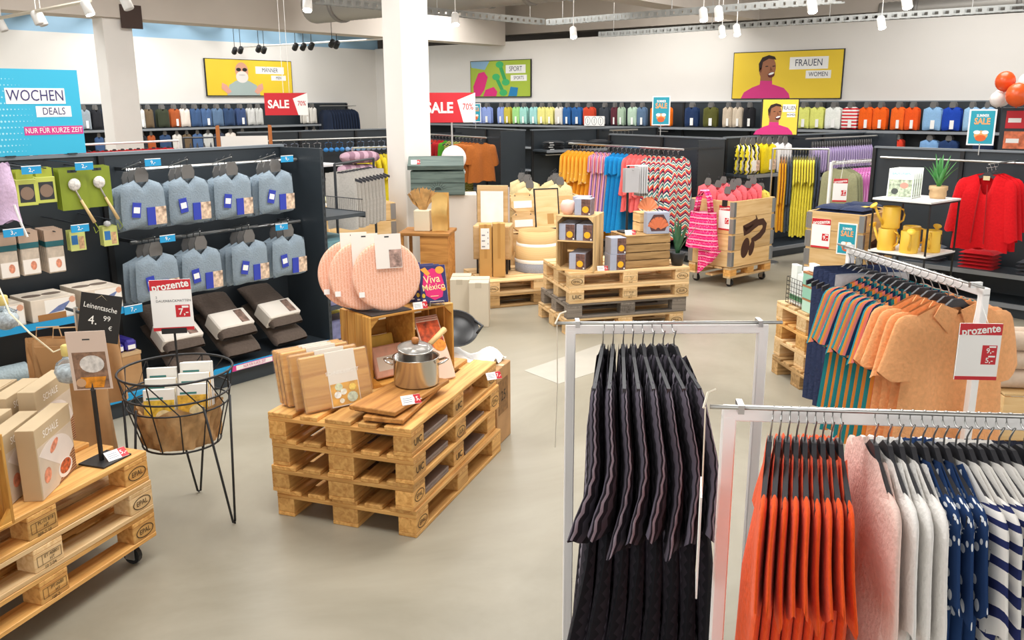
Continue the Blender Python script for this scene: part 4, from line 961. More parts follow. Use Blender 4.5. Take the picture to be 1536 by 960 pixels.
for row, (zz, cols) in enumerate(((1.60, (213, 283, 349, 414)), (1.09, (234, 302, 375, 434)))):
    for q, px in enumerate(cols):
        x = at(px, 290 if not row else 395, y=5.72).x
        lab = 'grey folded thermal shirt with blue label, %s column of the %s row' % (('first', 'second', 'third', 'end-panel')[q], ('upper', 'lower')[row])
        zr_ = (1.645, 1.14)[row]; obj('prong', MB().tube([(x-GX, .04, zz+.112), (x-GX, .29, zr_+.008)], .0045, 6), SILVER, gl)
        for k in range(3): thermal(x, 5.71+.085*k, zz-(zz+.108-zr_)*.28*k, lab, k == 0, q+k)
# brown fleece robes
M_BROWN = fabric('#5e524a', .18, .6, 50); M_LAB = plain('#e9e1d6', .6)
def robe_mesh(seed):
    rn = random.Random(seed); ph = rn.uniform(0, 6)
    def fn(i, j):
        q = 2*math.pi*i; u = j; w = .15*(1+.05*math.sin(7*u+ph)); c, s_ = math.cos(q), math.sin(q)
        x = w*math.copysign(abs(c)**.5, c); z = (.044+.008*math.sin(5*u+ph))*math.copysign(abs(s_)**.7, s_)*(1 if 0 < u < 1 else .3)
        return (x, u*.5, z + .005*math.sin(9*u+3*q))
    return MB().grid(fn, 20, 14, True)
RB = [robe_mesh(s).mesh('robe', M_BROWN, True) for s in (1, 2)]
for q, (px, py) in enumerate(((285, 528), (365, 512), (437, 497))):
    p = at(px, py, y=5.70); 
    for k in range(2):
        o = link('fleece_robe', RB[(q+k) % 2], None, TM((p.x-.02*k, 5.69+.012*k, .224+.142*k), R(3*(q-1)), R(32))); tag(o, 'brown folded fleece robe with a white band, %s column above the plinth' % ('basket-side', 'middle', 'end-panel')[q], 'robe', 'brown fleece robes')
        if k: 
            b = obj('paper_band', MB().box(-.158, .158, .06, .24, -.058, .061, .01), M_LAB, o); obj('photo', MB().box(.05, .12, .08, .22, .0612, .0622), plain('#8a6f62', .6, var=.6, bscale=25), b)
# left bay --------------------------------------------------------------
LIME = plain('#a9b23a', .5, var=.08, bscale=10); LIME2 = plain('#7f8f22', .5, var=.1, bscale=10); BRZ = plain('#8a7463', .35, .3)
def hooked(px, py, y, n, name, lab, cat, grp, builder, step=.022):
    p = at(px, py, y=y)
    for k in range(n):
        t = thing(name, lab, cat, group=grp); t.matrix_local = TM((p.x, y+step*k, p.z+.002*k)); builder(t, k)
    obj('hook_arm', MB().tube([(p.x-GX, y-GY-.03, p.z+.115), (p.x-GX, GD-.03, p.z+.125)], .004, 5), DARK, gl)
def greenbox(t, k):
    obj('box', MB().box(-.06, .06, 0, .02, -.1, .06, .002), plain('#c3c95e', .5), t); obj('header', MB().box(-.05, .05, .008, .011, .06, .115), LIME, t)
    if k == 0: flat(rect(-.045, .045, -.08, .03), DARK, t, 'window'); flat(ell(0, -.025, .04, .04), BRZ, t, 'bronze_coil', -.0015)
hooked(40, 284, 5.72, 3, 'green_boxed_scourer', 'lime green box with a round bronze window on a left hook', 'boxed scourer', 'lime boxes', greenbox)
hooked(69, 280, 5.74, 3, 'green_boxed_scourer', 'lime green box with a round bronze window beside the brush cards', 'boxed scourer', 'lime boxes by the cards', greenbox)
def brushcard(t, k):
    obj('card', MB().box(-.085, .085, 0, .002, -.13, .13), LIME2, t); flat(rect(-.03, .03, .105, .122), DARK, t, 'hang_slot')
    if k == 0:
        b = obj('brush_head', MB().lathe([(.001, 0), (.036, .002), (.04, .012), (.03, .022), (.001, .024)], 18, Matrix.Rotation(R(90), 4, 'X'), False), plain('#d8d3cc', .5, var=.3, bscale=60), t, TM((0, -.002, .03)), True)
        obj('neck', MB().tube([(0, -.012, 0), (.03, -.014, -.07)], .006, 6), SILVER, t)
        obj('handle', MB().tube([(.03, -.014, -.07), (.1, -.016, -.22)], [.009, .012], 8), plain('#e0c08a', .6), t, None, True); obj('loop', MB().tube([(.1, -.016, -.22), (.125, -.016, -.27), (.1, -.016, -.29), (.09, -.016, -.25)], .0025, 4), plain('#9fae3a', .7), t)
hooked(111, 284, 5.72, 4, 'dish_brush', 'dish brush with wooden handle on an olive green card', 'dish brush', 'dish brushes on cards', brushcard)
hooked(148, 280, 5.74, 4, 'dish_brush', 'dish brush with wooden handle nearest the grey thermal shirts', 'dish brush', 'dish brushes by the shirts', brushcard)
def stocking(t, k):
    obj('header', MB().box(-.058, .058, .001, .018, .055, .125), plain('#b49a86', .6), t); obj('teal_band', MB().box(-.056, .056, 0, .019, .02, .055), plain('#1f5f66', .5), t)
    obj('knit', MB().box(-.055, .055, .0, .02, -.15, .02, .006), plain('#c2b3a2', .8, var=.15, bscale=30), t)
    if k == 0: flat(rect(-.05, .05, -.14, -.05), plain('#efe7de', .6), t, 'label'); flat(ell(.012, -.09, .018, .028), plain('#d98d6f', .6, var=.3, bscale=50), t, 'photo', -.0014)
for px, py, n, lab in ((12, 382, 3, 'beige packed cloths at the far hook of the weekly deals unit'), (45, 377, 4, 'beige packed cloths with teal band on the middle hook'), (83, 374, 5, 'beige packed cloths with teal band beside the small lime cards')):
    hooked(px, py, 5.74, n, 'packed_cloth', lab, 'packed cloth', lab, stocking, .026)
def limecard(t, k):
    obj('card', MB().box(-.05, .05, 0, .004, -.06, .07), plain('#c9cf7a', .5), t); flat(rect(-.04, .0, -.02, .04), plain('#2a6fb0', .5), t, 'blue_print'); flat(rect(.005, .04, -.05, .03), plain('#c9a27a', .6, var=.4, bscale=50), t, 'photo')
    if k == 0: obj('pom', MB().lathe([(.001, -.02), (.02, -.012), (.024, 0), (.018, .014), (.001, .02)], 12, None, False), plain('#d8e11a' if t.matrix_local.translation.x > 2.8 else '#d5d5d5', .6, bump=1, bscale=200), t, TM((-.02, -.012, .09 if t.matrix_local.translation.x < 2.8 else .0)), True)
hooked(117, 362, 5.74, 3, 'small_lime_card', 'small lime card with blue print below the dish brushes', 'hang card', 'small lime cards', limecard)
hooked(166, 355, 5.76, 3, 'small_lime_card', 'small lime card with neon yellow ball below the dish brushes', 'hang card', 'neon lime cards', limecard)
# lilac knit pouch
def sock(i, j):
    q = 2*math.pi*i; r = .06*(1-.35*j); return (r*math.cos(q)*1.2, r*.6*math.sin(q)+.01*math.sin(8*j), -.3+.34*j + .015*math.sin(3*q))
p = at(8, 285, y=5.7); o = tag(obj('lilac_shoe_bag', MB().grid(sock, 16, 10, True), fabric('#cdb3cf', .15, .5, 60), None, TM((p.x, p.y, p.z+.11)), True), 'pale lilac fabric slipper hanging beside the lime boxes', 'slipper')
obj('strap', MB().tube([(.03, -.02, -.2), (.05, -.02, -.3), (.08, -.02, -.4)], .008, 6), WHITE, o)
# heating pad cartons on the shelf
def carton(px0, px1, py, lab, d=.28, h=.13, extra=0):
    a, b_ = at(px0, py, z=.75), at(px1, py-(px1-px0)*.17, z=.75); w = (b_-a).x
    a = Vector((a.x+extra, 5.742, .7515))
    t = thing('printed_carton', lab, 'carton', group='printed cartons on the shelf'); t.matrix_local = TM(a)
    obj('box', MB().box(0, w, 0, d, 0, h, .002), plain('#ddd0bf', .7, var=.06, bscale=20), t); flat(rect(w*.3, w*.98, .01, h-.01), plain('#f1ece4', .6), t, 'white_field')
    flat([(w*.35, h*.3), (w*.6, h*.6), (w*.85, h*.75), (w*.95, h*.9), (w*.7, h*.35)], plain('#6b7ba8', .6, var=.2, bscale=30), t, 'blue_photo', -.0008); flat(ell(w*.92, h*.8, .02, .02), SKIN_L, t, 'face_photo', -.0014)
    flat(rect(w*.12, w*.75, 0, h*.3), plain('#a5713c', .7), t, 'cut_out', -.001)
    for x in (.25, .7): obj('oval_opening', MB().lathe([(.001, 0), (.05, 0), (.05, .002)], 18), plain('#6f5f52', .7), t, TM((w*x, d*.5, h)) @ Matrix.Diagonal((1.2, .8, 1, 1)))
carton(25, 92, 477, 'printed carton with oval openings and a blue photo on the shelf', .3, .14)
carton(100, 160, 470, 'printed carton with oval openings beside the chalk board', .32, .15, .07)
carton(-60, 22, 495, 'printed carton at the far end of the shelf', .3, .14)
# bottom of the left bay: towels, boxes
M_TOW = fabric('#aebfc6', .15, .8, 70)
def roll(i, j):
    q = 2*math.pi*i; r = .055*(1+.05*math.sin(20*q)); return (-.17+.34*j, r*math.cos(q), r*math.sin(q))
RL = MB().grid(roll, 20, 6, True).mesh('towel', M_TOW, True)
for k, (x, z) in enumerate(((2.11, .2345), (2.12, .3515), (2.11, .468), (2.475, .2345), (1.74, .2345), (1.74, .3515))):
    tag(link('rolled_towel', RL, None, TM((x, 5.78, z-.0155))), 'pale blue rolled towel piled below the carton shelf', 'towel', 'pale blue towels')
t = thing('storage_carton', 'beige carton with violet packs on top below the carton shelf', 'carton', (2.665, 5.74, .161)); obj('box', MB().box(0, .36, 0, .35, 0, .26, .003), KRAFT, t); obj('rim', MB().box(-.004, .364, -.004, .354, .24, .262), plain('#c9a87e', .7), t)
for k in range(4):
    t = thing('violet_pack', 'violet and white film pack lying on the beige carton', 'pack', group='violet packs'); t.matrix_local = TM((2.672+.088*k, 5.76, .4245)); obj('pouch', MB().box(0, .082, 0, .2, 0, .06+.02*(k % 2), .015), plain('#41379a', .3, var=.3, bscale=20), t); obj('label', MB().box(.014, .068, -.002, 0, .015, .045), PAPER, t)
# ================================================================ goods on the lamp-box stack
ZB = ZA
M_LBOX = plain('#a9aec0', .6, var=.05, bscale=20); M_LSIDE = plain('#7d6f74', .6, var=.4, bscale=25); M_YEL = plain('#f2b41f', .5)
_lb = {}
def lamp_box(M, label, group='boxed yellow lamps', w=.15, h=.15, d=.15):
    t = thing('boxed_lamp', label, 'boxed lamp', group=group); t.matrix_local = M
    if 'b' not in _lb:
        _lb['b'] = MB().box(0, w, 0, d, 0, h, .002).mesh('carton', M_LBOX); _lb['p'] = MB().prism(rect(w*.42, w*.99, .004, h-.004), -.0008, 0).mesh('photo', plain('#6a4a42', .6, var=.5, bscale=40))
        _lb['y'] = MB().prism(ell(w*.68, h*.36, w*.2, h*.2), -.0018, 0).mesh('yellow_lamp_picture', M_YEL); _lb['s'] = MB().box(w, w+.0008, .004, d-.004, .004, h-.004).mesh('side_photo', M_LSIDE); _lb['w'] = MB().prism(ell(w*.92, h*.1, w*.05, h*.05, 10), -.0016, 0).mesh('white_dot', PAPER)
    for k, n in (('b', 'carton'), ('p', 'photo'), ('y', 'yellow_lamp_picture'), ('s', 'side_photo'), ('w', 'white_dot')): link(n, _lb[k], t)
    return t
CB = TM((6.555, 4.72, ZB), R(-70)); CW, CDp, CHt = .36, .38, .51
crate('pale slatted crate standing on end with a middle shelf of lamp boxes', CB, CW, CDp, CHt, W_PINE, shelf=.275)
for k, (x, y, z, lab) in enumerate(((.02, .03, .281, 'yellow lamp box on the crate shelf, beside the open edge'), (.185, .03, .281, 'yellow lamp box on the crate shelf, beside the slatted wall'), (.02, .2, .281, 'yellow lamp box deep on the crate shelf by the open edge'), (.185, .2, .281, 'yellow lamp box deep on the crate shelf by the slatted wall'), (.12, .03, .0125, 'yellow lamp box on the crate floor'), (.12, .2, .0125, 'yellow lamp box deep on the crate floor'), (.16, .05, .511, 'yellow lamp box on top of the pale crate'), (.1, .21, .511, 'yellow lamp box behind the other on top of the pale crate'))):
    lamp_box(CB @ TM((x, y, z)), lab)
t = thing('egg_lamp', 'pale pink rounded lamp shade on top of the pale crate', 'lamp'); t.matrix_local = CB @ TM((.085, .1, .511)); obj('shade', MB().lathe([(.02, 0), (.045, .005), (.068, .05), (.07, .09), (.05, .125), (.001, .135)], 24), plain('#f1c6b6', .5), t, None, True); obj('base_ring', MB().lathe([(.03, 0), (.03, .006)], 16), WHITE, t)
SB = FB @ TM((.565, .05, ZB+.0005), R(3)); slat_box('weathered slatted crate with a closed lid beside the lamp boxes', SB, .46, .34, .3, W_CRATE2, 4)
pb = FB @ TM((.398, .012, ZB+.0005)); lamp_box(pb, 'lower yellow lamp box before the weathered crate'); lamp_box(pb @ TM((.004, 0, .151)), 'upper yellow lamp box stacked before the weathered crate')
price_card(FB @ TM((.335, .03, ZB+.001), R(-8)), '15,-', .1, .05, 'price card lying before the lamp boxes', None, -.6); price_card(SB @ TM((.06, .03, .313), R(-10)), '9,-', .1, .05, 'price card on the weathered crate lid', None, -.6)
def shellbox(M, label):
    t = thing('boxed_shell_lamp', label, 'boxed lamp'); t.matrix_local = M; w = .22
    obj('carton', MB().box(0, w, 0, .1, 0, .2, .003), M_LBOX, t); hexa = [(w*.06, .1), (w*.28, .18), (w*.72, .18), (w*.94, .1), (w*.8, .025), (w*.2, .025)]; flat(hexa, plain('#5a3a3a', .6), t, 'window')
    def fn(i, j): a = R(20+140*i); r = .02+.075*j; return (w*.5 + r*1.15*math.cos(a), -.002-.006*math.sin(36*i)*j*.3, .03 + r*math.sin(a)*1.35)
    obj('orange_shell', MB().grid(fn, 40, 4), plain('#d9734a', .5), t, None, True)
    return t
shellbox(SB @ TM((.22, .02, .313), R(-8)), 'grey carton with an orange shell lamp in its window'); bx = slat_box('small pale wooden box under the orange shell', SB @ TM((.22, .16, .313)), .22, .16, .17, W_PINE, 2)
def shell(i, j): a = R(15+150*i); r = .01+.09*j; return (r*math.cos(a), .02*math.sin(a)*j - .004*math.cos(44*i)*j, .0 + r*math.sin(a)*1.3)
tag(obj('shell_lamp', MB().grid(shell, 44, 6).grid(lambda i, j: tuple(Vector(shell(i, j))+Vector((0, .02, 0))), 44, 6), plain('#e88a5c', .5), None, SB @ TM((.33, .22, .497), R(-15)), True), 'orange shell shaped lamp standing on the small pale box', 'lamp')
rk = thing('earring_stand', 'slim black stand hung with grey cards of coral earrings', 'display stand'); rk.matrix_local = SB @ TM((.1, .2, .313))
obj('pole', MB().tube([(0, 0, 0), (0, 0, .62)], .012, 8), BLACK, rk); obj('base', MB().cbox((0, 0, .008), (.14, .14, .014), .002), BLACK, rk); obj('top_arm', MB().tube([(-.02, 0, .62), (.2, 0, .62)], .006, 6), SILVER, rk); obj('card_prong', MB().tube([(0, 0, .585), (0, -.13, .59)], .004, 6), SILVER, rk)
for k in range(5):
    c = thing('hang_card', 'grey hang card with coral heart trinkets on the slim black stand', 'hang card', group='trinket cards'); c.matrix_local = SB @ TM((.1, .165-.014*k, .696)); obj('card', MB().box(-.07, .07, 0, .003, 0, .22), plain('#b8b6b8', .5), c)
    if k == 0:
        for i in range(2):
            for j in range(2): flat(ell(-.03+.055*i, .05+.07*j, .022, .028, 12), plain('#b0583f', .5), c, 'coral_heart', -.001)
for k in range(4):
    c = thing('tea_towel', 'pale grey folded towel hanging from the arm of the slim stand', 'towel', group='towels on the stand'); c.matrix_local = SB @ TM((.205+.024*k, .2, .675), R(90)); obj('cloth', MB().box(-.06, .06, 0, .014, 0, .26, .005), plain('#cfcfd0', .8, var=.05), c); obj('fringe', MB().box(-.06, .06, .002, .012, -.02, 0), plain('#77706c', .8), c)
def aloe(P, label, n, L, wd, potf, seed=3, away=None, cmat=plain('#3f6b4a', .45, var=.3, bscale=12)):
    t = thing('potted_aloe', label, 'potted plant', P); top = potf(t); rn = random.Random(seed)
    for k in range(n):
        a = k*2.399; sp = .25+.75*(k/n); l = L*rn.uniform(.75, 1.05)*(1.05-.25*sp)
        dx, dy = math.cos(a), math.sin(a)
        if away: sp *= max(.12, min(1, 1.+1.25*(dx*away[0]+dy*away[1]))); 
        def fn(i, j):
            u = i*2-1; s = j; wv = wd*(1-s)**.7*(.6+.4*min(1, s*5)); r = sp*l*(s**1.15)*.62; h = l*s*(1-.25*sp*s)
            return (dx*r - dy*u*wv, dy*r + dx*u*wv, top + h + .35*wd*abs(u)*(1-s))
        b = MB().grid(fn, 4, 8); off = len(b.v); b.grid(lambda i, j: (lambda q: (q[0], q[1], q[2]-.5*wd*(1-j)*(1-abs(2*i-1))))(fn(i, j)), 4, 8)
        obj('leaf', b, cmat, t, None, True)
    return t
def blackpot(t):
    obj('pot', MB().lathe([(.05, 0), (.075, .11), (.078, .125), (.068, .125), (.066, .11), (.001, .105)], 24), plain('#26272a', .5), t, None, True); return .1
aloe(tuple(FB @ Vector((1.115, .1, ZB))), 'dark green potted aloe in a black pot on the pallet corner', 13, .42, .03, blackpot, away=(.81, -.586))

# ================================================================ goods on the basket pallets
ZCp = .2884; FC = TM((OC[0], OC[1], ZCp), R(-31))
M_BAM = stripes(['#d9b883', '#cfaa72', '#dcbf8e'], 2, 90)
t = thing('striped_basket', 'round bamboo basket with white bands and a grey felt foot', 'basket'); t.matrix_local = TM((7.716, 5.805, ZCp+.0005))
prof = lambda z0, z1, r0, r1: MB().lathe([(r0, z0), (r1, z1), (r1-.012, z1), (r0-.012, z0)], 36, None, False)
obj('felt_foot', prof(0, .1, .245, .25), fabric('#9a9ca3', .15, .5, 90), t, None, True); obj('white_band', prof(.1, .14, .25, .252), plain('#f1ece2', .8), t, None, True); obj('bamboo_body', prof(.14, .28, .252, .235), M_BAM, t, None, True); obj('white_band', prof(.28, .31, .235, .23), plain('#f1ece2', .8), t, None, True); obj('bamboo_rim', prof(.31, .44, .225, .205), M_BAM, t, None, True); obj('inside_floor', MB().lathe([(.001, .02), (.23, .02)], 24, None, False), plain('#b08d5c', .8), t)
nt_ = thing('oak_cabinet', 'pale oak cabinet on thin black legs on the basket pallets', 'cabinet'); nt_.matrix_local = TM((7.09, 6.195, ZCp), R(-58))
obj('body', MB().box(0, .4, 0, .3, .16, .52, .004), W_LIGHT, nt_); obj('door', MB().box(.01, .39, -.012, 0, .17, .51, .002), W_LIGHT, nt_)
for x in (.04, .36):
    for y in (.03, .27): obj('leg', MB().cbox((x, y, .08), (.018, .018, .16)), BLACK, nt_)
ub = thing('upright_board', 'tall pale wooden board draped with a white printed cloth', 'board'); ub.matrix_local = TM((7.366, 6.37, ZCp), R(-58)); obj('board', MB().box(0, .34, 0, .03, 0, .92, .003), W_LIGHT, ub); obj('edge_strip', MB().box(.3402, .355, 0, .04, 0, .9), plain('#b5aca8', .6), ub)
o = obj('printed_cloth', MB().grid(lambda i, j: (.04+.25*i, -.012-.01*math.sin(6*i)*(1-j), .36+.5*j - .12*(1-j)*abs(i-.75)), 10, 10), plain('#f2f1f0', .8, var=.06, bscale=8), ub)
for k, lab in enumerate(('slim kraft shipping box with a white label beside the oak cabinet', 'slim kraft shipping box standing next to the labelled one')):
    b = thing('slim_kraft_box', lab, 'carton'); p = at(706+20*k, 417, z=ZCp)+Vector((.0875, -.0525, 0)); b.matrix_local = TM(p, R(-48)); obj('box', MB().box(0, .13, 0, .12, 0, .56+.01*k, .003), plain('#c79a58', .75, var=.06, bscale=5), b); obj('tape', MB().box(.05, .08, -.001, .121, .2, .56+.0115*k+.001), plain('#b98a48', .4), b)
    if not k:
        lb = obj('label', MB().box(.015, .105, -.0015, 0, .3, .52), PAPER, b)
        for q in range(6): flat(rect(.025+.06*(q % 2), .06+.035*(q % 2), .32+.03*q, .335+.03*q), plain('#9a9aa0', .6), lb, 'print_line', -.0016)
def oct_frame(p, lab):
    t = thing('boxed_wooden_tray', lab, 'tray', group='octagonal trays'); t.matrix_local = p @ TM((0, 0, 0), 0, R(-8)); pts = [(.06, 0), (.22, 0), (.28, .05), (.28, .16), (.22, .21), (.06, .21), (0, .16), (0, .05)]
    obj('tray_back', MB().prism(pts, 0, .05), W_LIGHT, t); obj('white_sleeve', MB().box(.03, .25, -.004, .054, .04, .12), PAPER, t)
    for x in (.05, .23): flat(ell(x, .18, .008, .008, 8), DARK, t, 'bolt')
SHF = TM((OC[0], OC[1], 0), R(-31)) @ TM((.62, .87, 0)); sh_ = slat_box('pale wooden crate carrying the octagonal trays and picture frame', SHF, .62, .34, .638, W_LIGHT, 3)
p0 = SHF @ TM((.02, .07, .6585)); oct_frame(p0, 'lower octagonal wooden tray with a white sleeve'); oct_frame(p0 @ TM((.0, .035, .213)), 'upper octagonal wooden tray with a white sleeve')
fr = thing('picture_frame', 'black edged picture frame turned back side out on the pale crate', 'picture frame'); fr.matrix_local = SHF @ TM((.31, .08, .6545), R(-2), R(-10)); obj('back_board', MB().box(.012, .29, .004, .012, .012, .46), W_LIGHT, fr)
for (a, b_, c, d) in ((0, .302, 0, .014), (0, .302, .458, .472), (0, .014, 0, .472), (.288, .302, 0, .472)): obj('frame_bar', MB().box(a, b_, 0, .02, c, d), BLACK, fr)
flat(rect(.15, .23, .06, .18), plain('#b98d50', .6), fr, 'stand_flap', .004)
for k, (px, py, lab) in enumerate(((712, 491, 'tall beige carton standing on the floor beside the frying pan'), (684, 485, 'tall beige carton hidden partly by the cookbooks'))):
    p = at(px, py, z=0); b = thing('tall_carton', lab, 'carton'); b.matrix_local = TM((p.x-.02, p.y+.05, 0), R(-52)); obj('box', MB().box(0, .19, 0, .34, 0, .43, .003), plain('#cfc2ac', .75, var=.04, bscale=4), b); obj('lid_seam', MB().box(.0, .19, .16, .17, .43, .432), plain('#8f8372', .8), b); obj('seal', MB().box(.06, .12, -.001, .0, .38, .43), plain('#bdb09a', .6), b)

# ================================================================ pillar corner: chest, pedestal, side table
pd = thing('pedestal', 'tall beige pedestal block under the grey-green wooden chest', 'pedestal'); pd.matrix_local = TM((7.30, 6.82, 0), R(-48)); obj('block', MB().box(-.17, .38, 0, .38, 0, 1.08, .004), plain('#d6cdc2', .75, var=.03, bscale=3), pd); obj('base_plate', MB().box(-.18, .39, -.01, .39, 0, .02), plain('#bdb4a8', .8), pd)
W_GRN = wood('#6f817a', '#4c5c57', 3, 30, 30, .7)
chs = thing('wooden_chest', 'grey-green wooden chest with a sun ornament and raised lid on the pedestal', 'chest'); chs.matrix_local = TM((7.02, 7.04, 1.0805), R(-48))
for k in range(2): obj('front_board', MB().box(0, .6, 0, .016, .01+.13*k, .135+.13*k, .002), W_GRN, chs); obj('back_board', MB().box(0, .6, .32, .336, .01+.13*k, .135+.13*k, .002), W_GRN, chs)
for x in (0, .584): obj('end_board', MB().box(x, x+.016, .017, .319, 0, .27, .002), W_GRN, chs)
obj('bottom_board', MB().box(.017, .583, .017, .319, 0, .012), W_GRN, chs); obj('lid', MB().box(-.03, .59, 0, .35, 0, .05, .003), W_GRN, chs, TM((0, -.02, .285), 0, R(14)))
sun = MB()
for k in range(9):
    a = R(15+k*19); sun.prism([(.3+.05*math.cos(a-.08), .06+.05*math.sin(a-.08)), (.3+.05*math.cos(a+.08), .06+.05*math.sin(a+.08)), (.3+.12*math.cos(a), .06+.11*math.sin(a))], -.0012, 0)
sun.prism([(.3+.04*math.cos(R(180*k/10)), .06+.035*math.sin(R(180*k/10))) for k in range(11)], -.0012, 0)
o = obj('sun_ornament', sun, plain('#2f3a37', .7), chs); o['kind'] = 'stuff'
price_card(chs @ TM((.1, -.03, .36)) if False else TM((7.055, 6.99, 1.427), R(-48)), '39,-', .1, .05, 'white price card on the chest lid', None, -.3)
dk = thing('round_mirror', 'round pale mirror disc standing behind the grey-green chest', 'mirror'); dk.matrix_local = TM((7.78, 7.08, 1.3105), R(-48)); obj('disc', MB().lathe([(.001, 0), (.145, 0), (.145, .02), (.001, .02)], 36, Matrix.Translation((0, 0, .145)) @ Matrix.Rotation(R(90), 4, 'X'), False), plain('#e9e2df', .4), dk, None, True); obj('foot', MB().box(-.08, .08, -.04, .02, -.01, .012), W_LIGHT, dk)
hl = thing('mirror_plinth', 'slim white plinth behind the chest carrying the round mirror', 'plinth'); hl.matrix_local = TM((7.75, 7.05, 0), R(-48)); obj('block', MB().box(-.06, .12, 0, .14, 0, 1.3, .003), plain('#dcd6cf', .7), hl); obj('cap', MB().box(-.07, .13, -.01, .15, 1.28, 1.3), plain('#d2ccc4', .7), hl)
tb = thing('side_table', 'small oak side table with a closed side before the pillar', 'side table'); q0 = at(600, 349, z=.83); tb.matrix_local = TM((q0.x, q0.y, 0), R(-58)); obj('top', MB().box(-.02, .5, -.02, .42, .80, .83, .003), W_OAK, tb); obj('side_panel', MB().box(.2, .48, 0, .02, 0, .80), W_OAK, tb); obj('side_panel', MB().box(.46, .48, .021, .4, 0, .80), W_OAK, tb)
for x, y in ((.0, .0), (.0, .38)): obj('leg', MB().box(x, x+.03, y, y+.03, 0, .80), W_OAK, tb)
vs_ = thing('kraft_vase', 'cream paper-bag vase holding dried palm leaves on the oak side table', 'vase'); vs_.matrix_local = TM((q0.x, q0.y, .8305), R(-58)) @ TM((.12, .1, 0)); obj('vase', MB().box(0, .16, 0, .14, 0, .21, .006), plain('#ddcfb4', .8), vs_)
for k in range(9):
    a = R(30+k*16); obj('dried_leaf', MB().grid(lambda i, j: (.08+(i-.5)*.05*(1-j*.3)+math.cos(a)*.16*j, .07+.02*math.sin(k*2)*j, .19+.24*j*(.6+.4*math.sin(a)) + .012*math.sin(5*i+9*j)), 3, 6), plain('#b98d55', .8, var=.25, bscale=20), vs_, None, True)
br = thing('kraft_sack', 'tall kraft paper sack folded open beside the dried leaves', 'paper bag'); br.matrix_local = TM((q0.x, q0.y, .8305), R(-58)) @ TM((.3, .12, 0)); obj('sack', MB().grid(lambda i, j: (.16*i, .05*math.sin(3.14*i)*(1-j)+.02*math.sin(9*j), .34*j + .05*math.sin(3*i)*j), 10, 8), plain('#d7b06a', .8, var=.1, bscale=8), br, None, True); obj('back_sheet', MB().box(0, .16, .1, .104, 0, .38), plain('#c99c56', .8), br)
# ================================================================ collar carts
HIN = plain('#a7abb0', .35, .8)
BEAN = plain('#4a2c20', .7)
def collar_cart(label, M, w=.8, d=.6, logo='front', castors=True):
    """pallet on castors with four pallet collars; x along the printed side"""
    t = thing('collar_cart', label, 'cart'); t.matrix_local = M; z0 = .235; n = 4; ch = .19
    for y in (.0, d/2-.05, d-.1): obj('pallet_board', MB().box(0, w, y, y+.1, .108, .13, .002), W_PAL2, t)
    for x in (0, w/2-.06, w-.12):
        for y in (0, d-.1): obj('pallet_block', MB().box(x, x+.12, y, y+.1, .13, .205, .002), W_PAL, t)
    for k in range(5): obj('deck_board', MB().box(0, w, k*(d-.1)/4, k*(d-.1)/4+.1, .205, .227, .002), W_PAL2, t)
    for k in range(n):
        za, zb_ = z0+k*ch, z0+(k+1)*ch-.004
        for y in (0, d-.02): obj('collar_board', MB().box(.021, w-.021, y, y+.02, za, zb_, .002), W_PINE, t)
        for x in (0, w-.02): obj('collar_board', MB().cbox((0, 0, 0), (d, .02, zb_-za), .002), W_PINE, t, TM((x+.01, d/2, (za+zb_)/2), R(90)))
        for x in (0, w):
            for y in (0, d):
                sx = -1 if x == 0 else 1; sy = -1 if y == 0 else 1
                obj('hinge', MB().box(min(x, x+sx*.003), max(x, x+sx*.003), y-sy*.05 if sy > 0 else y, y if sy > 0 else y+.05, za+.01, zb_-.01).box(x-.05 if sx > 0 else x, x if sx > 0 else x+.05, min(y, y+sy*.003), max(y, y+sy*.003), za+.01, zb_-.01).tube([(x+sx*.004, y+sy*.004, za+.015), (x+sx*.004, y+sy*.004, zb_-.015)], .008, 6), HIN, t)
    for x in (.08, w-.08):
        for y in (.06, d-.06): castor(t, x, y, 0, .045)
    if not logo: return t
    # curved bean mark printed on the long side
    hh = n*ch; P_ = lambda u, v: (u, z0+v*hh)
    path = [P_(*q) for q in ((.433, .75), (.46, .69), (.40, .64), (.30, .595), (.225, .565), (.235, .52), (.31, .535), (.40, .585), (.49, .63), (.58, .635), (.625, .58), (.61, .5), (.54, .43), (.45, .39), (.37, .375))]
    wds = (.006, .02, .03, .038, .05, .05, .04, .038, .038, .04, .042, .042, .04, .036, .02); L_, R_ = [], []
    for k, pnt in enumerate(path):
        a = path[max(0, k-1)]; b_ = path[min(len(path)-1, k+1)]; tx, tz = b_[0]-a[0], b_[1]-a[1]; l = math.hypot(tx, tz) or 1
        L_.append((pnt[0]-tz/l*wds[k], pnt[1]+tx/l*wds[k])); R_.append((pnt[0]+tz/l*wds[k], pnt[1]-tx/l*wds[k]))
    nn = len(path); obj('printed_steam_curl', MB().add([(p[0], -.0014, p[1]) for p in L_+R_], [(k, k+1, nn+k+1, nn+k) for k in range(nn-1)]), BEAN, t)
    for (u, v, rx, rz) in ((.26, .27, .075, .15), (.385, .25, .05, .115)): obj('printed_bean_half', MB().prism(ell(u, z0+v*hh, rx, rz*.8, 24, tilt=-.32), -.0012, 0), BEAN, t)
    return t
TH_C = R(-11)
C1 = TM((9.35, 4.27, 0), TH_C); collar_cart('collar cart on castors with the bean mark, filled with coral shirts and a pink bag', C1)
C2 = TM((8.98, 2.72, 0), R(-7)); collar_cart('collar cart topped with folded navy jeans and hung with sale cards', C2)
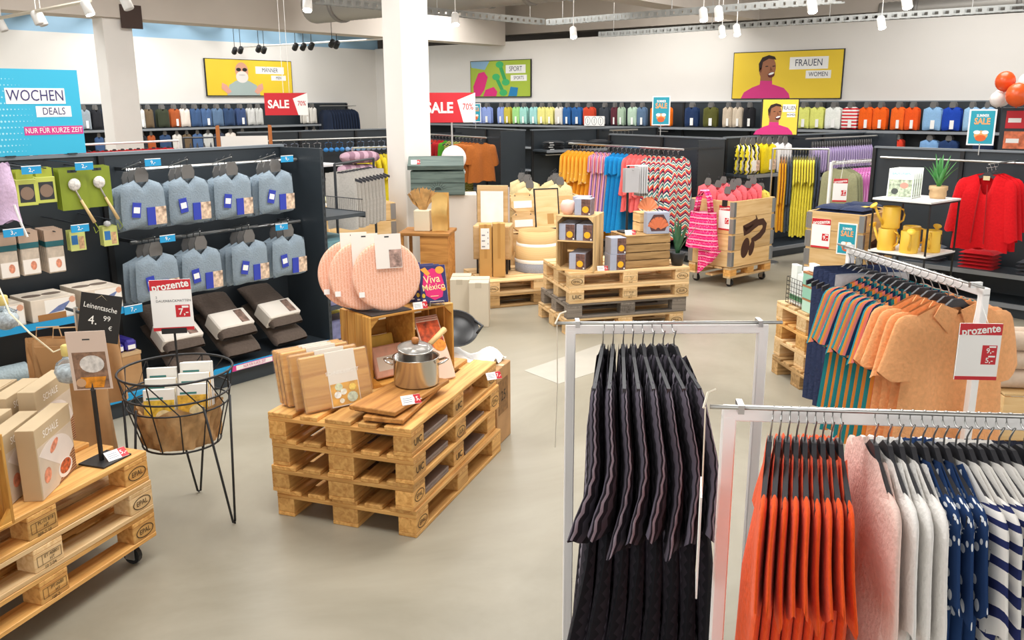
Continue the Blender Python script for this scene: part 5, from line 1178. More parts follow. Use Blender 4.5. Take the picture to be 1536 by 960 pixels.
# cart goods
M_COR = fabric('#ea6a72', .15, .4, 50); M_NAVY = fabric('#2b3552', .2, .5, 60)
for k in range(12):
    o = pack(PK[k % 3], M_COR, C1 @ TM((.085+.098*(k//2), .16+.28*(k % 2), 1.08+.04*((k*5) % 3)), R(-90), R(-5)) @ Matrix.Scale(.88, 4), 'coral pink folded shirt with grey neck hanger in the bean cart', 'coral shirts in the cart', None, False)
for k in range(3): pack(PK[k], fabric('#e8d867', .1), C1 @ TM((.675+.06*(k//2), .16+.28*(k % 2), 1.08), R(-90), R(-5)) @ Matrix.Scale(.88, 4), 'pale yellow folded shirt at the far corner of the bean cart', 'yellow shirts in the cart')
M_PKB = stripes(['#e3236f', '#f0498f', '#d9155f', '#f7a6bf'], 2, 16, dots=('#ffd0dd', 60, .22))
def tote(M, label, w=.42, h=.42):
    t = thing('tote_bag', label, 'bag'); t.matrix_local = M
    def fn(i, j):
        q = 2*math.pi*i; return (w/2*math.copysign(abs(math.cos(q))**.6, math.cos(q))*(1-.22*j), (.05+.03*(1-j))*math.sin(q) + .012*math.sin(7*q+4*j), -h*(1-j))
    obj('bag_body', MB().grid(fn, 30, 12, True), M_PKB, t, None, True)
    for y in (-.03, .03): obj('handle', MB().tube([(-.1, y, -.02), (-.07, y, .16), (-.02, y, .24), (.02, y, .24), (.07, y, .16), (.1, y, -.02)], .018, 6), M_PKB, t, None, True)
    obj('hanging_scarf', MB().grid(lambda i, j: (-.02+.3*i*(1-.4*j), -.04+.02*math.sin(7*i), -h-.3*j*(1-.5*i)), 8, 6), M_PKB, t, None, True)
    return t
tote(C1 @ TM((-.1, .34, .86), R(-86)), 'hot pink striped tote bag hanging on the side of the bean cart')
sgn = prozente(C1 @ TM((-.006, .12, .66), R(-90)), .15, .28, [], ['7,-'], 'red and white prozente card clipped to the side of the bean cart'); obj('clip', MB().box(-.03, .03, -.012, .012, .27, .34), BLACK, sgn)
sgn = prozente(C2 @ TM((-.006, .44, .62), R(-90)), .2, .3, [], ['9,-'], 'prozente price card fixed to the side of the jeans cart'); summer_sign(C2 @ TM((-.006, .16, .58), R(-90)), .2, .32, 'turquoise summer sale card clipped to the side of the jeans cart')
def folded(i, j):
    u, v = i*2-1, j*2-1; return (.17*u, .125*v, .001+.031*(1-abs(u)**6)*(1-abs(v)**6)*(1+.1*math.sin(7*u+5*v)))
FJ = MB().grid(folded, 14, 12).grid(lambda i, j: (lambda q: (q[0], q[1], 0.))(folded(i, j)), 14, 12).mesh('folded_jeans', M_NAVY, True)
obj('inlay_board', MB().box(.03, .77, .03, .57, .93, .945), W_PINE, [o for o in COL.objects if o.get('label', '').startswith('collar cart topped')][0])
for k in range(9):
    x, y = ((.22, .165), (.22, .435), (.58, .3))[k % 3]; o = tag(link('folded_jeans', FJ, None, C2 @ TM((x, y, .9455+.0365*(k//3)), R(random.uniform(-3, 3)+90*(k % 3 == 2)))), 'navy folded jeans piled on the collar cart', 'jeans', 'folded navy jeans')
    if k == 6: obj('yellow_label', MB().box(-.05, .05, -.1, -.04, .031, .034), plain('#d8b94a', .6), o)

# ================================================================ cube table with watering cans
CU = TM((8.52, 2.02, 0), R(-13)); S = .54; ct2 = thing('cube_table', 'black steel frame display table with two white shelves', 'display table'); ct2.matrix_local = CU
for x in (0, S):
    for y in (0, S): obj('leg', MB().cbox((x, y, .595), (.014, .014, 1.19)), BLACK, ct2)
for z in (.70, 1.19):
    obj('shelf_top', MB().box(-.01, S+.01, -.01, S+.01, z, z+.016), WHITE, ct2)
    for (a, b_, c, d) in ((0, S, 0, 0), (0, S, S, S), (0, 0, 0, S), (S, S, 0, S)): obj('frame_bar', MB().box(a-.008, b_+.008, c-.008, d+.008, z-.016, z-.0005), BLACK, ct2)
obj('lower_shelf', MB().box(-.01, S+.01, -.01, S+.01, .2, .216), plain('#d8cf2a', .6), ct2)
M_CAN = plain('#f2c443', .45)
def can(x, y, z, rz, label):
    t = thing('watering_can', label, 'watering can', group='yellow watering cans'); t.matrix_local = CU @ TM((x, y, z), R(rz)); obj('body', MB().lathe([(.08, 0), (.082, .01), (.08, .2), (.074, .205), (.074, .19), (.001, .185)], 24), M_CAN, t, None, True)
    sp = obj('spout', MB().tube([(.075, 0, .04), (.13, 0, .12), (.17, 0, .2)], [.016, .013, .011], 8), M_CAN, t, None, True); obj('rose', MB().lathe([(.012, 0), (.038, .03), (.038, .034), (.001, .034)], 18), M_CAN, sp, TM((.168, 0, .195), 0, 0, R(40)), True)
    obj('handle', MB().tube([(-.078, 0, .04), (-.125, 0, .07), (-.135, 0, .12), (-.12, 0, .17), (-.078, 0, .185)], .009, 6), M_CAN, t, None, True); obj('label', MB().box(-.02, .02, -.084, -.079, .08, .17), plain('#3a3a30', .6, var=.5, bscale=60), t)
for k, (x, y, z, rz, lab) in enumerate(((.1, .43, .7165, 75, 'yellow watering can at the far corner of the cube shelf'), (.1, .21, .7165, -150, 'yellow watering can at the near corner of the cube shelf'), (.3, .1, .7165, 15, 'yellow watering can with a dark label at the front of the cube shelf'), (.42, .36, .7165, 115, 'yellow watering can with a raised rose at the side of the cube shelf'), (.12, .42, .922, 150, 'yellow watering can stacked upon another in the cube'))): can(x, y, z, rz, lab)
M_BKC = plain('#e9efe9', .5)
for k in range(5):
    t = thing('garden_book', 'white gardening book titled BALKONIEN in the leaning row on the cube table', 'book', group='gardening books'); t.matrix_local = CU @ TM((.03+.05*k, .44+.005*k, 1.2135), R(-64), R(-30)); w, h = .22, .3
    obj('cover', MB().box(0, w, 0, .014, 0, h, .001), M_BKC, t); photo_patch(t, .01, w-.01, .01, h*.62, '#a9b59a', .6, 35); flat(ell(w*.3, h*.22, .03, .03), plain('#3a3f3a', .6), t, 'plant_picture', -.001); flat(ell(w*.65, h*.42, .035, .03), plain('#d98b7a', .6), t, 'flower_picture', -.001); text('BALKONIEN', .032, plain('#1f9aa8', .5), t, (w*.5, -.001, h*.82), .003, sx=.9)
def papersack(t):
    obj('paper_sack', MB().lathe([(.065, 0), (.075, .03), (.072, .07), (.082, .08), (.08, .115), (.07, .115), (.065, .09), (.001, .085)], 14), plain('#d3b083', .85, bump=.5, bscale=30), t, None, True); return .09
aloe(tuple(CU @ Vector((.38, .13, 1.206))), 'bright green aloe in a folded paper sack on the cube table', 16, .36, .026, papersack, 5, None, plain('#4f9a52', .4, var=.25, bscale=15))
# ================================================================ goods on the right-hand stack
FD = TM((OD[0], OD[1], ZA), TH_D)
t = thing('wire_bin', 'black wire grid basket of white and green packs on the pallet corner', 'basket'); t.matrix_local = FD @ TM((.04, .5, 0)); bw, bd, bh = .26, .24, .2
for k in range(7):
    z = bh*k/6; obj('grid_wire', MB().tube([(0, 0, z+.003), (bw, 0, z+.003), (bw, bd, z+.003), (0, bd, z+.003)], .002, 4, True), BLACK, t)
for k in range(7):
    f = k/6
    for (x, y) in ((bw*f, 0), (bw*f, bd), (0, bd*f), (bw, bd*f)): obj('upright_wire', MB().tube([(x, y, 0), (x, y, bh)], .002, 4), BLACK, t)
for k in range(10):
    c = thing('white_pack', 'slim white and green pack standing in the wire grid basket', 'pack', group='packs in the wire grid basket'); c.matrix_local = FD @ TM((.055+.048*(k % 5), .52+.1*(k//5), .006), 0); obj('pack_body', MB().box(0, .04, 0, .09, 0, .24+.03*(k % 3), .002), plain('#e9ece8', .6), c); obj('green_band', MB().box(-.0008, .0408, -.0008, .0908, .03, .07), plain('#4f8a62', .5), c)
MINT = plain('#8fc2ac', .6, var=.05, bscale=10)
for k in range(3):
    t = thing('mint_box', 'mint green printed cardboard tray of packs, %s one of its pile' % ('bottom', 'middle', 'top')[k], 'box', group='mint boxes'); t.matrix_local = FD @ TM((.02+.005*k, .12, .1*k+.001), R(1.5*k)); obj('tray', MB().box(0, .3, 0, .33, 0, .098, .003), MINT if k else plain('#b6d9c6', .6), t); obj('brown_edge', MB().box(-.001, .301, -.001, .331, .085, .099), plain('#a9744a', .7), t)
for k in range(6):
    c = thing('white_pack', 'white film pack lying on the mint boxes', 'pack', group='packs on the mint boxes'); c.matrix_local = FD @ TM((.035+.092*(k % 3), .14+.155*(k//3), .3012), R(random.uniform(-2, 2))); obj('pouch', MB().box(0, .084, 0, .13, 0, .03, .008), plain('#eef1ef', .4, var=.05), c); obj('label', MB().box(.02, .07, .03, .1, .03, .0312), plain('#9cc9b8', .6), c)
# ================================================================ clothes racks in front
def on_line(px, py, P0, P1):
    """fraction along P0-P1 seen at a pixel column"""
    q = at(px, py, z=P0[2]); d = Vector(P1)-Vector(P0); n = Vector((-q.y, q.x, 0)); den = n.dot(d)
    return -(n.dot(Vector((P0[0], P0[1], 0))))/den if abs(den) > 1e-9 else .5
ZR = 1.4
def px_entries(P0, P1, py, groups):
    """groups = (pixel columns of the hooks, name, cut, material, label, category)"""
    return [(on_line(px, py, P0, P1), nm, key, mat, lab, cat) for pxs, nm, key, mat, lab, cat in groups for px in pxs]
M_ETH = stripes(['#232328', '#353239', '#5f5965', '#5f5965', '#27252c', '#99929f', '#27252c', '#4e4953'], 0, 9, .14, 26, uv=True)
gm('maxi', W=.42, L=1.18, sl=.5, sw=.17, slout=.2, flare=2.0, T=.036, ruffle=.035, drop=.08, tier=.6, full=3.0, st=1.0, bell=.5)
R1a, R1b = (2.255, 1.56, ZR), (2.642, 1.073, ZR)
clothes_rack('white square-tube clothes rack carrying the long black patterned dresses', R1a, R1b, ZR)
hang_row(R1a, R1b, px_entries(R1a, R1b, 489, [((906, 921, 936, 950, 965, 980, 995, 1011), 'patterned_dress', 'maxi', M_ETH, 'long black and grey patterned dress hanging on a black hanger', 'dress')]), (-.2, .2), .036, .019, 1.3, lift=.012)
def string_card(P, label):
    t = thing('string_tag', label, 'card', P); obj('string', MB().tube([(0, 0, .0), (.005, 0, -.2), (-.005, 0, -.42)], .002, 4), plain('#efe6d2', .8), t); obj('knot', MB().tube([(-.01, 0, .0), (.03, .01, .025), (.05, .0, .03)], .003, 4), plain('#efe6d2', .8), t); return t
string_card(Vector(R1a)+Vector((-.03, .035, .012)), 'cream string tied to the end of the black dress rack')
R2a = Vector((1.827, .811, ZR)); R2b = R2a + (Vector((2.17, .271, ZR))-R2a).normalized()*1.05
clothes_rack('white square-tube clothes rack carrying orange, white and striped tops', R2a, R2b, ZR)
M_ORG = fabric('#ee5a22', .1, .35, 70); M_WHT = fabric('#f1eeea', .05, .4, 80); M_BLSH = fabric('#eccfc4', .08, .4, 80)
M_FLOR = stripes(['#2d4a7a', '#27406c'], 0, 5, dots=('#e8ecf0', 42, .36), uv=True); M_BRET = stripes(['#f1eee9', '#f1eee9', '#f1eee9', '#2b3363', '#2b3363'], 2, 22, uv=True)
gm('orangetop', W=.42, L=.66, sl=.24, sw=.2, T=.022, slout=.3, drop=.09, full=1.2, st=1.0, bell=.7)
hang_row(R2a, R2b, px_entries(R2a, R2b, 624, [
    ((1160, 1173, 1186, 1199, 1212, 1225, 1238, 1251, 1264), 'orange_jumper', 'orangetop', M_ORG, 'bright orange knitted top hanging beside the white rack post', 'top'),
    ((1316,), 'blush_blouse', 'tunic', M_BLSH, 'blush pink blouse hanging between the orange and white tops', 'blouse'),
    ((1336, 1353, 1370), 'white_blouse', 'tunic', M_WHT, 'white eyelet blouse hanging next to the blush blouse', 'blouse'),
    ((1388, 1404, 1420), 'floral_dress', 'longdress', M_FLOR, 'blue dress printed with white blossoms hanging on the rack', 'dress'),
    ((1438, 1454, 1470, 1486, 1502, 1518), 'breton_jumper', 'tunic', M_BRET, 'navy and white striped top hanging on the rack', 'top'),
    ((1540, 1560, 1580), 'dark_jumper', 'tunic', fabric('#23283c', .15), 'dark navy top at the far end of the orange and striped rack', 'top')]), (-.2, .22), .05, .013, 2.2, lift=.012)
sc = string_card(R2a+Vector((-.035, .05, .012)), 'cream string and price card tied to the orange top rack'); obj('card', MB().box(-.06, .06, -.002, .002, -.46, -.2), PAPER, sc, TM((0, 0, 0), R(27)))
R3a, R3b = (4.33, 1.40, ZR), (3.684, .684, ZR)
clothes_rack('white clothes rack carrying navy shorts, striped and apricot shirts', R3a, R3b, ZR)
M_SHORT = fabric('#3f4a6b', .15, .5, 70); M_STR = stripes(['#2c8f96', '#f0a04a', '#f08a84', '#1f3f66', '#2c8f96', '#f3b07a', '#24507a'], 0, 11, uv=True); M_APR = fabric('#f6b27a', .1, .5, 60)
gm('boxshirt', W=.48, L=.68, sl=.26, sw=.18, T=.03, slout=.28, drop=.075, vneck=.05, bell=.25)
gm('shortslong', trousers=True, W=.36, L=.66, T=.03)
R3 = hang_row(R3a, R3b, [(f, nm, key, mat, lab, cat) for fs, nm, key, mat, lab, cat in (
    ((.08, .13, .18, .23), 'navy_shorts', 'shortslong', M_SHORT, 'dusty navy shorts clipped on hangers at the wire-bin end of the rack', 'shorts'),
    ((.285,), 'grey_shorts', 'shortslong', fabric('#b5b7bb', .12), 'light grey shorts hanging between navy shorts and striped shirts', 'shorts'),
    ((.345, .4, .455, .51, .565, .62, .675), 'striped_shirt', 'boxshirt', M_STR, 'shirt in teal, orange and navy stripes hanging on the rack', 'shirt'),
    ((.735, .79, .845, .9), 'apricot_shirt', 'boxshirt', M_APR, 'apricot linen shirt hanging beside the prozente card', 'shirt')) for f in fs], (-.06, .06), .03, .014, 1.8, lift=.012)
ap = [o for o in R3 if o.name.startswith('apricot')]
for o in ap:
    for q in (-1, 1): obj('collar', MB().prism([(q*.085, .0), (q*.005, -.03), (q*.045, -.12), (q*.115, -.05)], -.0238, -.0195), M_APR, o)
pz = at(1467, 556, z=1.16); sg = prozente(TM(Vector(R3b)*1. + Vector((-.17, -.07, -.31)), R(-56)), .15, .215, [], ['9,-', '5,-'], 'prozente card with two prices hanging before the apricot shirts'); obj('black_frame', MB().box(-.074, .066, .007, .012, .004, .208), BLACK, sg); obj('cord', MB().tube([(-.03, .004, .2), (.02, .1, .3), (.03, .004, .2)], .0015, 4), WHITE, sg)
# ================================================================ shelving in the women's and sports area
H6 = 1.6
def back_line(a, b_, D, ext0=0., ext1=0.):
    """gondola matrix from the two ends of its back panel as seen from the front"""
    a = Vector((a[0], a[1], 0)); b_ = Vector((b_[0], b_[1], 0)); d = (b_-a).normalized(); th = math.atan2(d.y, d.x); a = a-d*ext0; L = (b_-a).length+ext1
    n = Vector((math.sin(th), -math.cos(th), 0)); return TM(a+n*D, th), L
STRIP2 = plain('#8f949a', .45, .2); PKCARD = plain('#d3b7a7', .6)
MN, LN = back_line((13.25, 12.0), (12.4, 9.6), .5); gondola('dark shelving unit hung with red vests and rust blouses behind the chest', MN, LN, .5, H6, 2, [(.5, .3, 0, LN)], False, True, [(1.5, .8, .25, LN+.03)], STRIP2, endstrip=PKCARD)
MK, LK = back_line((12.5, 9.55), (15.2, 8.62), .5); gondola('dark shelving unit with black folded trousers above cream shirts', MK, LK, .5, H6, 2, [(1.28, .45, 0, LK)], False, False, [(1.2, .38, .05, LK-.1), (1.58, .3, 1.5, 2.15)], STRIP2)
MZ, LZ = back_line((11.55, 7.3), (11.0, 5.2), .5); gondola('dark shelving unit behind the mustard and zigzag dresses', MZ, LZ, .5, H6, 2, [(.4, .3, 0, LZ)], False, True, [(1.5, .84, .0, LZ+.05)], STRIP2, endstrip=PKCARD)
MM, LM = back_line((11.3, 5.36), (14.4, 4.5), .58); gondola('dark shelving unit with lavender shirts and the small laughing woman sign', MM, LM, .58, H6, 3, [(1.13, .4, .0, 1.0), (1.02, .38, 1.4, LM-.04), (.42, .4, 1.3, LM-.04)], False, True, [(1.562, .28, 1.4, LM-.06)], STRIP2)
MR, LR = back_line((10.45, 3.1), (10.02, .3), .5); gondola('long dark shelving unit behind the red jackets', MR, LR, .5, 1.575, 3, [(.42, .42, 0, LR)], False, False, [(1.48, .1, .1, LR-.1)], STRIP2)
def local_row(M, x0, x1, y, z, items, **kw): return rail_row(M @ Vector((x0, y, z)), M @ Vector((x1, y, z)), items, **kw)
M_RVEST = fabric('#c4402f', .12); M_RUST = fabric('#b3672f', .18, .5, 40); M_OLIVEP = stripes(['#b9b35a', '#6f7a35', '#d2cc86', '#39401f'], 2, 20, .8, 9, noise=1.5)
gm('puff', W=.5, L=.66, sl=.34, sw=.24, T=.05, slout=.3)
local_row(MN, .3, LN+.03, -.3, 1.5, [('red_vest', G['tank'], M_RVEST, 4, 'red sleeveless top hanging behind the round mirror', 'top'), ('red_dress', G['longdress'], fabric('#b92a2f'), 2, 'long red dress hanging beside the leaf print dresses', 'dress'), ('green_dress', G['longdress'], fabric('#4f9a2a'), 1, 'grass green dress hanging behind the grey-green chest', 'dress'), ('leaf_dress', gm('slim', W=.36, L=1.25, sl=0, flare=1.2), M_OLIVEP, 4, 'long olive leaf print dress hanging beside the rust blouses', 'dress'), ('rust_blouse', G['puff'], M_RUST, 5, 'rust brown puff-sleeved blouse hanging at the end panel', 'blouse')])
M_CRM = fabric('#cdbb98', .1, .4, 60); M_DOT = stripes(['#20232b', '#20232b'], 0, 5, dots=('#8f949f', 60, .25))
local_row(MK, .45, LK-.5, .12, 1.2, [('cream_shirt', G['shirt'], M_CRM, 11, 'cream long-sleeved shirt hanging below the black trousers', 'shirt'), ('speckled_dress', G['shirt'], M_DOT, 9, 'black speckled dress hanging beside the cream shirts', 'dress')])
FJB = MB().grid(folded, 10, 8).grid(lambda i, j: (lambda q: (q[0], q[1], 0.))(folded(i, j)), 10, 8).mesh('folded_trousers', fabric('#1c1d20', .2), True)
for k in range(12):
    c = k//4; o = tag(link('folded_trousers', FJB, None, MK @ TM((.3+.5*c, .25, 1.2805+.0365*(k % 4)), R(random.uniform(-3, 3)))), 'black folded trousers in a pile on the dark shelf', 'trousers', 'black folded trousers'); 
    if c == 0: obj('white_label', MB().box(-.19, -.1, -.155, -.15, .006, .016), PAPER, o)
for k in range(6): hang('tan_vest', cut(gm('crop', W=.3, L=.195, sl=0, neck=.08, vneck=.04), (.09, 0, 0)), fabric('#c9a56e') if k > 1 else fabric('#2a2422'), MK @ TM((1.58+.09*k, .2, 1.58), R(90)), 'tan cropped top hanging beside the black folded trousers' if k > 1 else 'black cropped top hanging beside the black folded trousers', 'top', 'cropped tops over the shelf', True)
M_MUS = stripes(['#eea72c', '#f2b444', '#e8982a'], 0, 6, dots=('#f6cf8a', 16, .2)); M_LIL = stripes(['#e9a9c0', '#7a5aa8', '#f2c9a8', '#d9607a'], 0, 18, uv=True); M_BLU = fabric('#1f8fd0', .1); M_ZIG = stripes(['#2f8f92', '#f0ece2', '#e8743a', '#d9486a', '#26344e', '#f0ece2'], 2, 10, 1.0, 9, uv=True)
local_row(MZ, .0, LZ+.05, -.34, 1.5, [('mustard_dress', gm('maxi2', W=.44, L=1.25, sl=.4, flare=1.4, amp=.02, slout=.12), M_MUS, 7, 'long mustard yellow printed dress hanging behind the slim stand', 'dress'), ('striped_dress', G['longdress'], M_LIL, 4, 'pink and violet striped dress hanging beside the blue ones', 'dress'), ('blue_dress', G['longdress'], M_BLU, 4, 'bright blue dress hanging between striped and coral ones', 'dress'), ('coral_shirt', G['shirt'], fabric('#ee7270', .1), 4, 'coral long-sleeved shirt hanging beside the zigzag dresses', 'shirt'), ('zigzag_dress', gm('zig', W=.44, L=1.05, sl=.5, flare=1.3, slout=.06), M_ZIG, 6, 'multicoloured zigzag dress hanging behind the pink tote bag', 'dress')], amp=.016, t0=.02, t1=.98)
# unit M
for k, (x, c, lab) in enumerate(((.16, stripes(['#e9d93a', '#f3efe2', '#2a2a2a'], 0, 12, .5, 12, noise=1), 'black and yellow patterned folded top beside the yellow one'), (.5, fabric('#e8cf1f', .15), 'bright yellow folded top with a photo card on the shelf'), (.84, fabric('#ece9ea', .06), 'white folded top with a photo card on the shelf'))):
    for q in range(3): pack(PK[q], c, MM @ TM((x, .22+.085*q, 1.54)), lab, lab, PAPER if q == 0 else None, hook=False)
M_LAV = fabric('#c3b2d6', .08, .3, 60)
for k in range(26):
    o = pack(PK[0], M_LAV, MM @ TM((1.56+.0572*k, .30, 1.45), R(49)) @ Matrix.Diagonal((.93, .72, .93, 1)), 'lavender shirt pack hanging in the long row above the orange packs', 'lavender shirts', None, False)
    obj('size_print', MB().box(.03, .05, -.0275, -.0262, -.32, -.16).box(.05, .085, -.0275, -.0262, -.32, -.3), plain('#3f52b5', .6), o)
for k in range(8): pack(PK[k % 3], fabric('#f0821e', .12), MM @ TM((2.0+.125*k, .3, .845), R(50)), 'orange shirt pack hanging below the lavender shirts', 'orange shirts below lavender', PAPER if k % 3 == 0 else None, False)
M_MST = fabric('#e9ad1c', .1); M_DEN = fabric('#43505f', .18); M_YLW = fabric('#ece04a', .08)
ar = thing('arm_rail', 'steel arm rail with mustard, denim and yellow dresses before the lavender shirts', 'clothes rail'); RA, RB_ = Vector((11.2, 4.62, 1.49)), Vector((11.44, 3.98, 1.49))
obj('rail', MB().tube([RA, RB_], .013, 8), SILVER, ar)
for p in (RA, RB_): obj('post', MB().tube([p, (p.x, p.y, 0)], .013, 8), SILVER, ar); obj('foot', MB().lathe([(.16, 0), (.16, .012), (.02, .02)], 20), SILVER, ar, TM((p.x, p.y, 0)))
rail_row(RA, RB_, [('mustard_coat', gm('coat', W=.42, L=.95, sl=.6, flare=1.1, slout=.05), M_MST, 3, 'mustard yellow long dress hanging next to the bean cart', 'dress'), ('denim_dress', G['coat'], M_DEN, 2, 'grey denim dress hanging between mustard and yellow ones', 'dress'), ('yellow_dress', gm('yd', W=.44, L=1.0, sl=.3, flare=1.2, slout=.15), M_YLW, 8, 'lemon yellow dress hanging on the arm rail', 'dress'), ('dark_denim_shirt', G['shirt'], fabric('#3c4656', .15), 2, 'dark denim shirt at the end of the arm rail', 'shirt')], t0=.13, t1=.87, amp=.008)
# olive and pink rack
PA, PB_ = (10.8, 3.68, 1.382), (11.6, 3.44, 1.382); clothes_rack('cream clothes rack with olive and pink shirts behind the jeans cart', PA, PB_, 1.37)
rail_row(PA, PB_, [('olive_shirt', G['shirt'], fabric('#9a9a78', .1), 3, 'olive grey long-sleeved shirt hanging behind the navy jeans', 'shirt'), ('pink_shirt', gm('pinks', W=.44, L=.9, sl=.5, slout=.08), stripes(['#d77fc0', '#e3a2d2', '#cf6fb4'], 0, 30), 9, 'orchid pink shirt hanging on the cream rack', 'shirt')], t0=.1, t1=.9)
sgn = prozente(TM((10.6, 3.52, .93), R(-62)), .16, .27, [], ['12,-'], 'prozente card hanging before the olive shirts'); obj('cord', MB().tube([(0, .003, .27), (.04, .12, .5)], .002, 4), WHITE, sgn)
# red jackets
M_REDJ = fabric('#d3141d', .1, .3, 50)
thR = math.atan2(.3-3.1, 10.02-10.45)
for k in range(3):
    p = at(1483, 247, x=9.45) + Vector((-math.sin(thR), math.cos(thR), 0))*(.1*k); o = hang('red_jacket', cut('jacket', (.098, 0, 0), .012, 1., 1+k), M_REDJ, TM((p.x, p.y, p.z), thR), 'red open blazer hanging from the dark shelving unit, %s of three' % ('foremost', 'second', 'hindmost')[k], 'jacket', 'red blazers')
    obj('hanging_arm', MB().tube([(0, 0, .09), (0, .9, .09)], .007, 6), SILVER, o) if k == 0 else None
    if k == 0: obj('neck_label', MB().box(-.03, .03, -.012, -.009, -.06, -.02), plain('#d9c9a0', .6), o); obj('front_edge', MB().tube([(-.03, -.05, -.1), (-.045, -.058, -.35), (-.06, -.06, -.66)], .006, 5), plain('#a90f17', .8), o); obj('front_edge', MB().tube([(.03, -.05, -.1), (.045, -.058, -.35), (.06, -.06, -.66)], .006, 5), plain('#a90f17', .8), o)
FG = MB().grid(folded, 10, 8).grid(lambda i, j: (lambda q: (q[0], q[1], 0.))(folded(i, j)), 10, 8).mesh('folded_top', fabric('#5a5e66', .2), True)
M_REDF = fabric('#c91822', .1)
for k in range(14):
    c = k//5; red = c == 1; p = MR @ Vector((.75+.55*c, .28, .4205+.0365*(k % 5))); o = tag(link('folded_jumper', FG, None, TM(p, thR+R(random.uniform(-3, 3))), M_REDF if red else None), 'red folded top piled below the red blazers' if red else 'dark grey folded top piled on the low shelf', 'folded top', 'red folded tops' if red else 'grey folded tops')
# scarf crate at the edge
ptb = slat_box('tall pale slatted crate at the end of the apricot shirt rack', TM((4.95, .72, 0), R(-58)), .5, .4, .62, W_PINE, 5); p0 = Vector((4.98, .72, .64))
KN = MB().grid(lambda i, j: (-.14+.28*j, .05*math.cos(6.283*i), .05*math.sin(6.283*i)), 16, 4, True).lathe([(.001, 0), (.05, 0)], 12, TM((-.14, 0, 0), 0, 0, R(90)), False).mesh('rolled_scarf', fabric('#d9c3ae', .35, .6, 20), True)
for k in range(6): tag(link('rolled_scarf', KN, None, TM(p0+Vector((.1+.088*(k % 2), .0+.055*(k % 2), .0435+.1005*(k//2))), R(-58))), 'beige patterned rolled scarf stacked on the tall crate', 'scarf', 'rolled scarves')

# ================================================================ wall shelving
TR0, TR1 = 15.8-at(838, 180, x=16.1).y, 15.8-at(1004, 180, x=16.1).y
XS = XW-.02; wr = gondola('long dark wall shelving full of coloured shirts below the women poster', TM((XS-.5, 15.8, 0), R(-90)), 14.2, .5, 2.06, 10, [(1.58, .42, 0, 14.2)]+[(z, .42, x0, x1) for z in (1.1, .6) for x0, x1 in ((0, TR0), (TR1, 14.2))], False, False, [(1.5, .38, TR0+.02, TR1-.02)], STRIP2)
def wall_y(px): return at(px, 180, x=16.05).y
_pc = {}
def wall_pack(px, c, z, lab, n=3, card=True, wd=.3, sz=1.):
    m = fabric(c, .1, .3, 60) if isinstance(c, str) else c; y = wall_y(px); sx = min(1, wd/.3)
    for q in range(n):
        pack(PKS[q % 2], m, TM((16.065+.075*q, y, z), R(-90), R(2)) @ Matrix.Diagonal((sx, 1, sz, 1)), lab, lab, PAPER if (card and q == 0) else None, False, hook=False)
ZW = 1.985
def name_of(px):
    return 'under the SPORT poster' if px < 800 else 'between the two wall posters' if px < 1090 else 'under the FRAUEN poster' if px < 1270 else 'beyond the FRAUEN poster'
cols = [(715, '#8fa3dd', 'periwinkle'), (729, '#8fa3dd', 'periwinkle'), (750, '#8fa3dd', 'periwinkle'), (760, '#c8b84a', 'yellow and dark'), (773, '#9fd58a', 'light green'), (784, '#9ed3c8', 'mint'), (799, '#9ed3d0', 'mint'), (811, '#e6e08a', 'pale yellow'), (823, '#e6e08a', 'pale yellow'), (837, '#ddd8cf', 'cream'), (849, '#2f5f9a', 'blue print'), (864, '#2f5f9a', 'blue print'), (882, '#c9482f', 'brick red'), (905, '#3a3f46', 'charcoal'), (920, '#5f2f38', 'burgundy'), (930, '#a9bfa8', 'sage'), (947, '#b5cdb8', 'pale sage'), (961, '#5c7490', 'slate blue'), (982, '#f0791e', 'orange'), (998, '#f0791e', 'orange'), (1036, '#24375c', 'navy'), (1064, '#5a5a2c', 'olive'), (1090, '#c9b9a4', 'beige'), (1105, '#d2c3ae', 'beige'), (1122, '#26262a', 'black'),
        (1203, '#dfe27a', 'lime yellow'), (1224, '#dfe27a', 'lime yellow'), (1248, '#eef0ea', 'white'), (1273, 'RS', 'red and white striped'), (1297, '#f2641f', 'vivid orange'), (1318, '#f2641f', 'vivid orange'), (1345, '#f26a26', 'vivid orange'), (1366, '#ee5a22', 'vivid orange'), (1397, '#8fb8df', 'sky blue'), (1426, '#2348b0', 'royal blue'), (1455, '#9cc3e4', 'sky blue'), (1478, '#9cc3e4', 'sky blue')]
cy = [wall_y(q[0]) for q in cols]
for ci, (px, c, nm) in enumerate(cols):
    wd = min([abs(cy[ci]-cy[j]) for j in (ci-1, ci+1) if 0 <= j < len(cy)])
    m = stripes(['#d9303a', '#f4efec'], 2, 18) if c == 'RS' else c
    wall_pack(px, m, ZW, '%s folded shirt pack on the wall shelf %s' % (nm, name_of(px)), 3 if px > 1150 else 2, wd=wd)
for px, c, nm in ((1397, '#7fa9d8', 'sky blue'), (1426, '#2a3f6a', 'navy dotted'), (1478, '#26334f', 'dark navy'), (1335, '#e0442f', 'tomato red'), (1350, '#e0442f', 'tomato red'), (1318, '#e6b8b0', 'blush')):
    wall_pack(px, c, 1.455, '%s folded shirt pack on the lower wall shelf' % nm, 3, wd=.16 if px < 1380 else .3, sz=.9)
wrow = [('white_trousers', G['trousers'], fabric('#e9e8ea', .05), 9, 'white trousers hanging below the wall shelf', 'trousers'), ('navy_trousers', G['trousers'], fabric('#262d3d', .15), 9, 'navy trousers hanging below the wall shelf', 'trousers'), ('tan_trousers', G['trousers'], fabric('#c9aa7a', .1), 5, 'tan trousers hanging below the wall shelf', 'trousers')]
rail_row((16.1, wall_y(1000), 1.5), (16.1, wall_y(840), 1.5), wrow, hook=False)
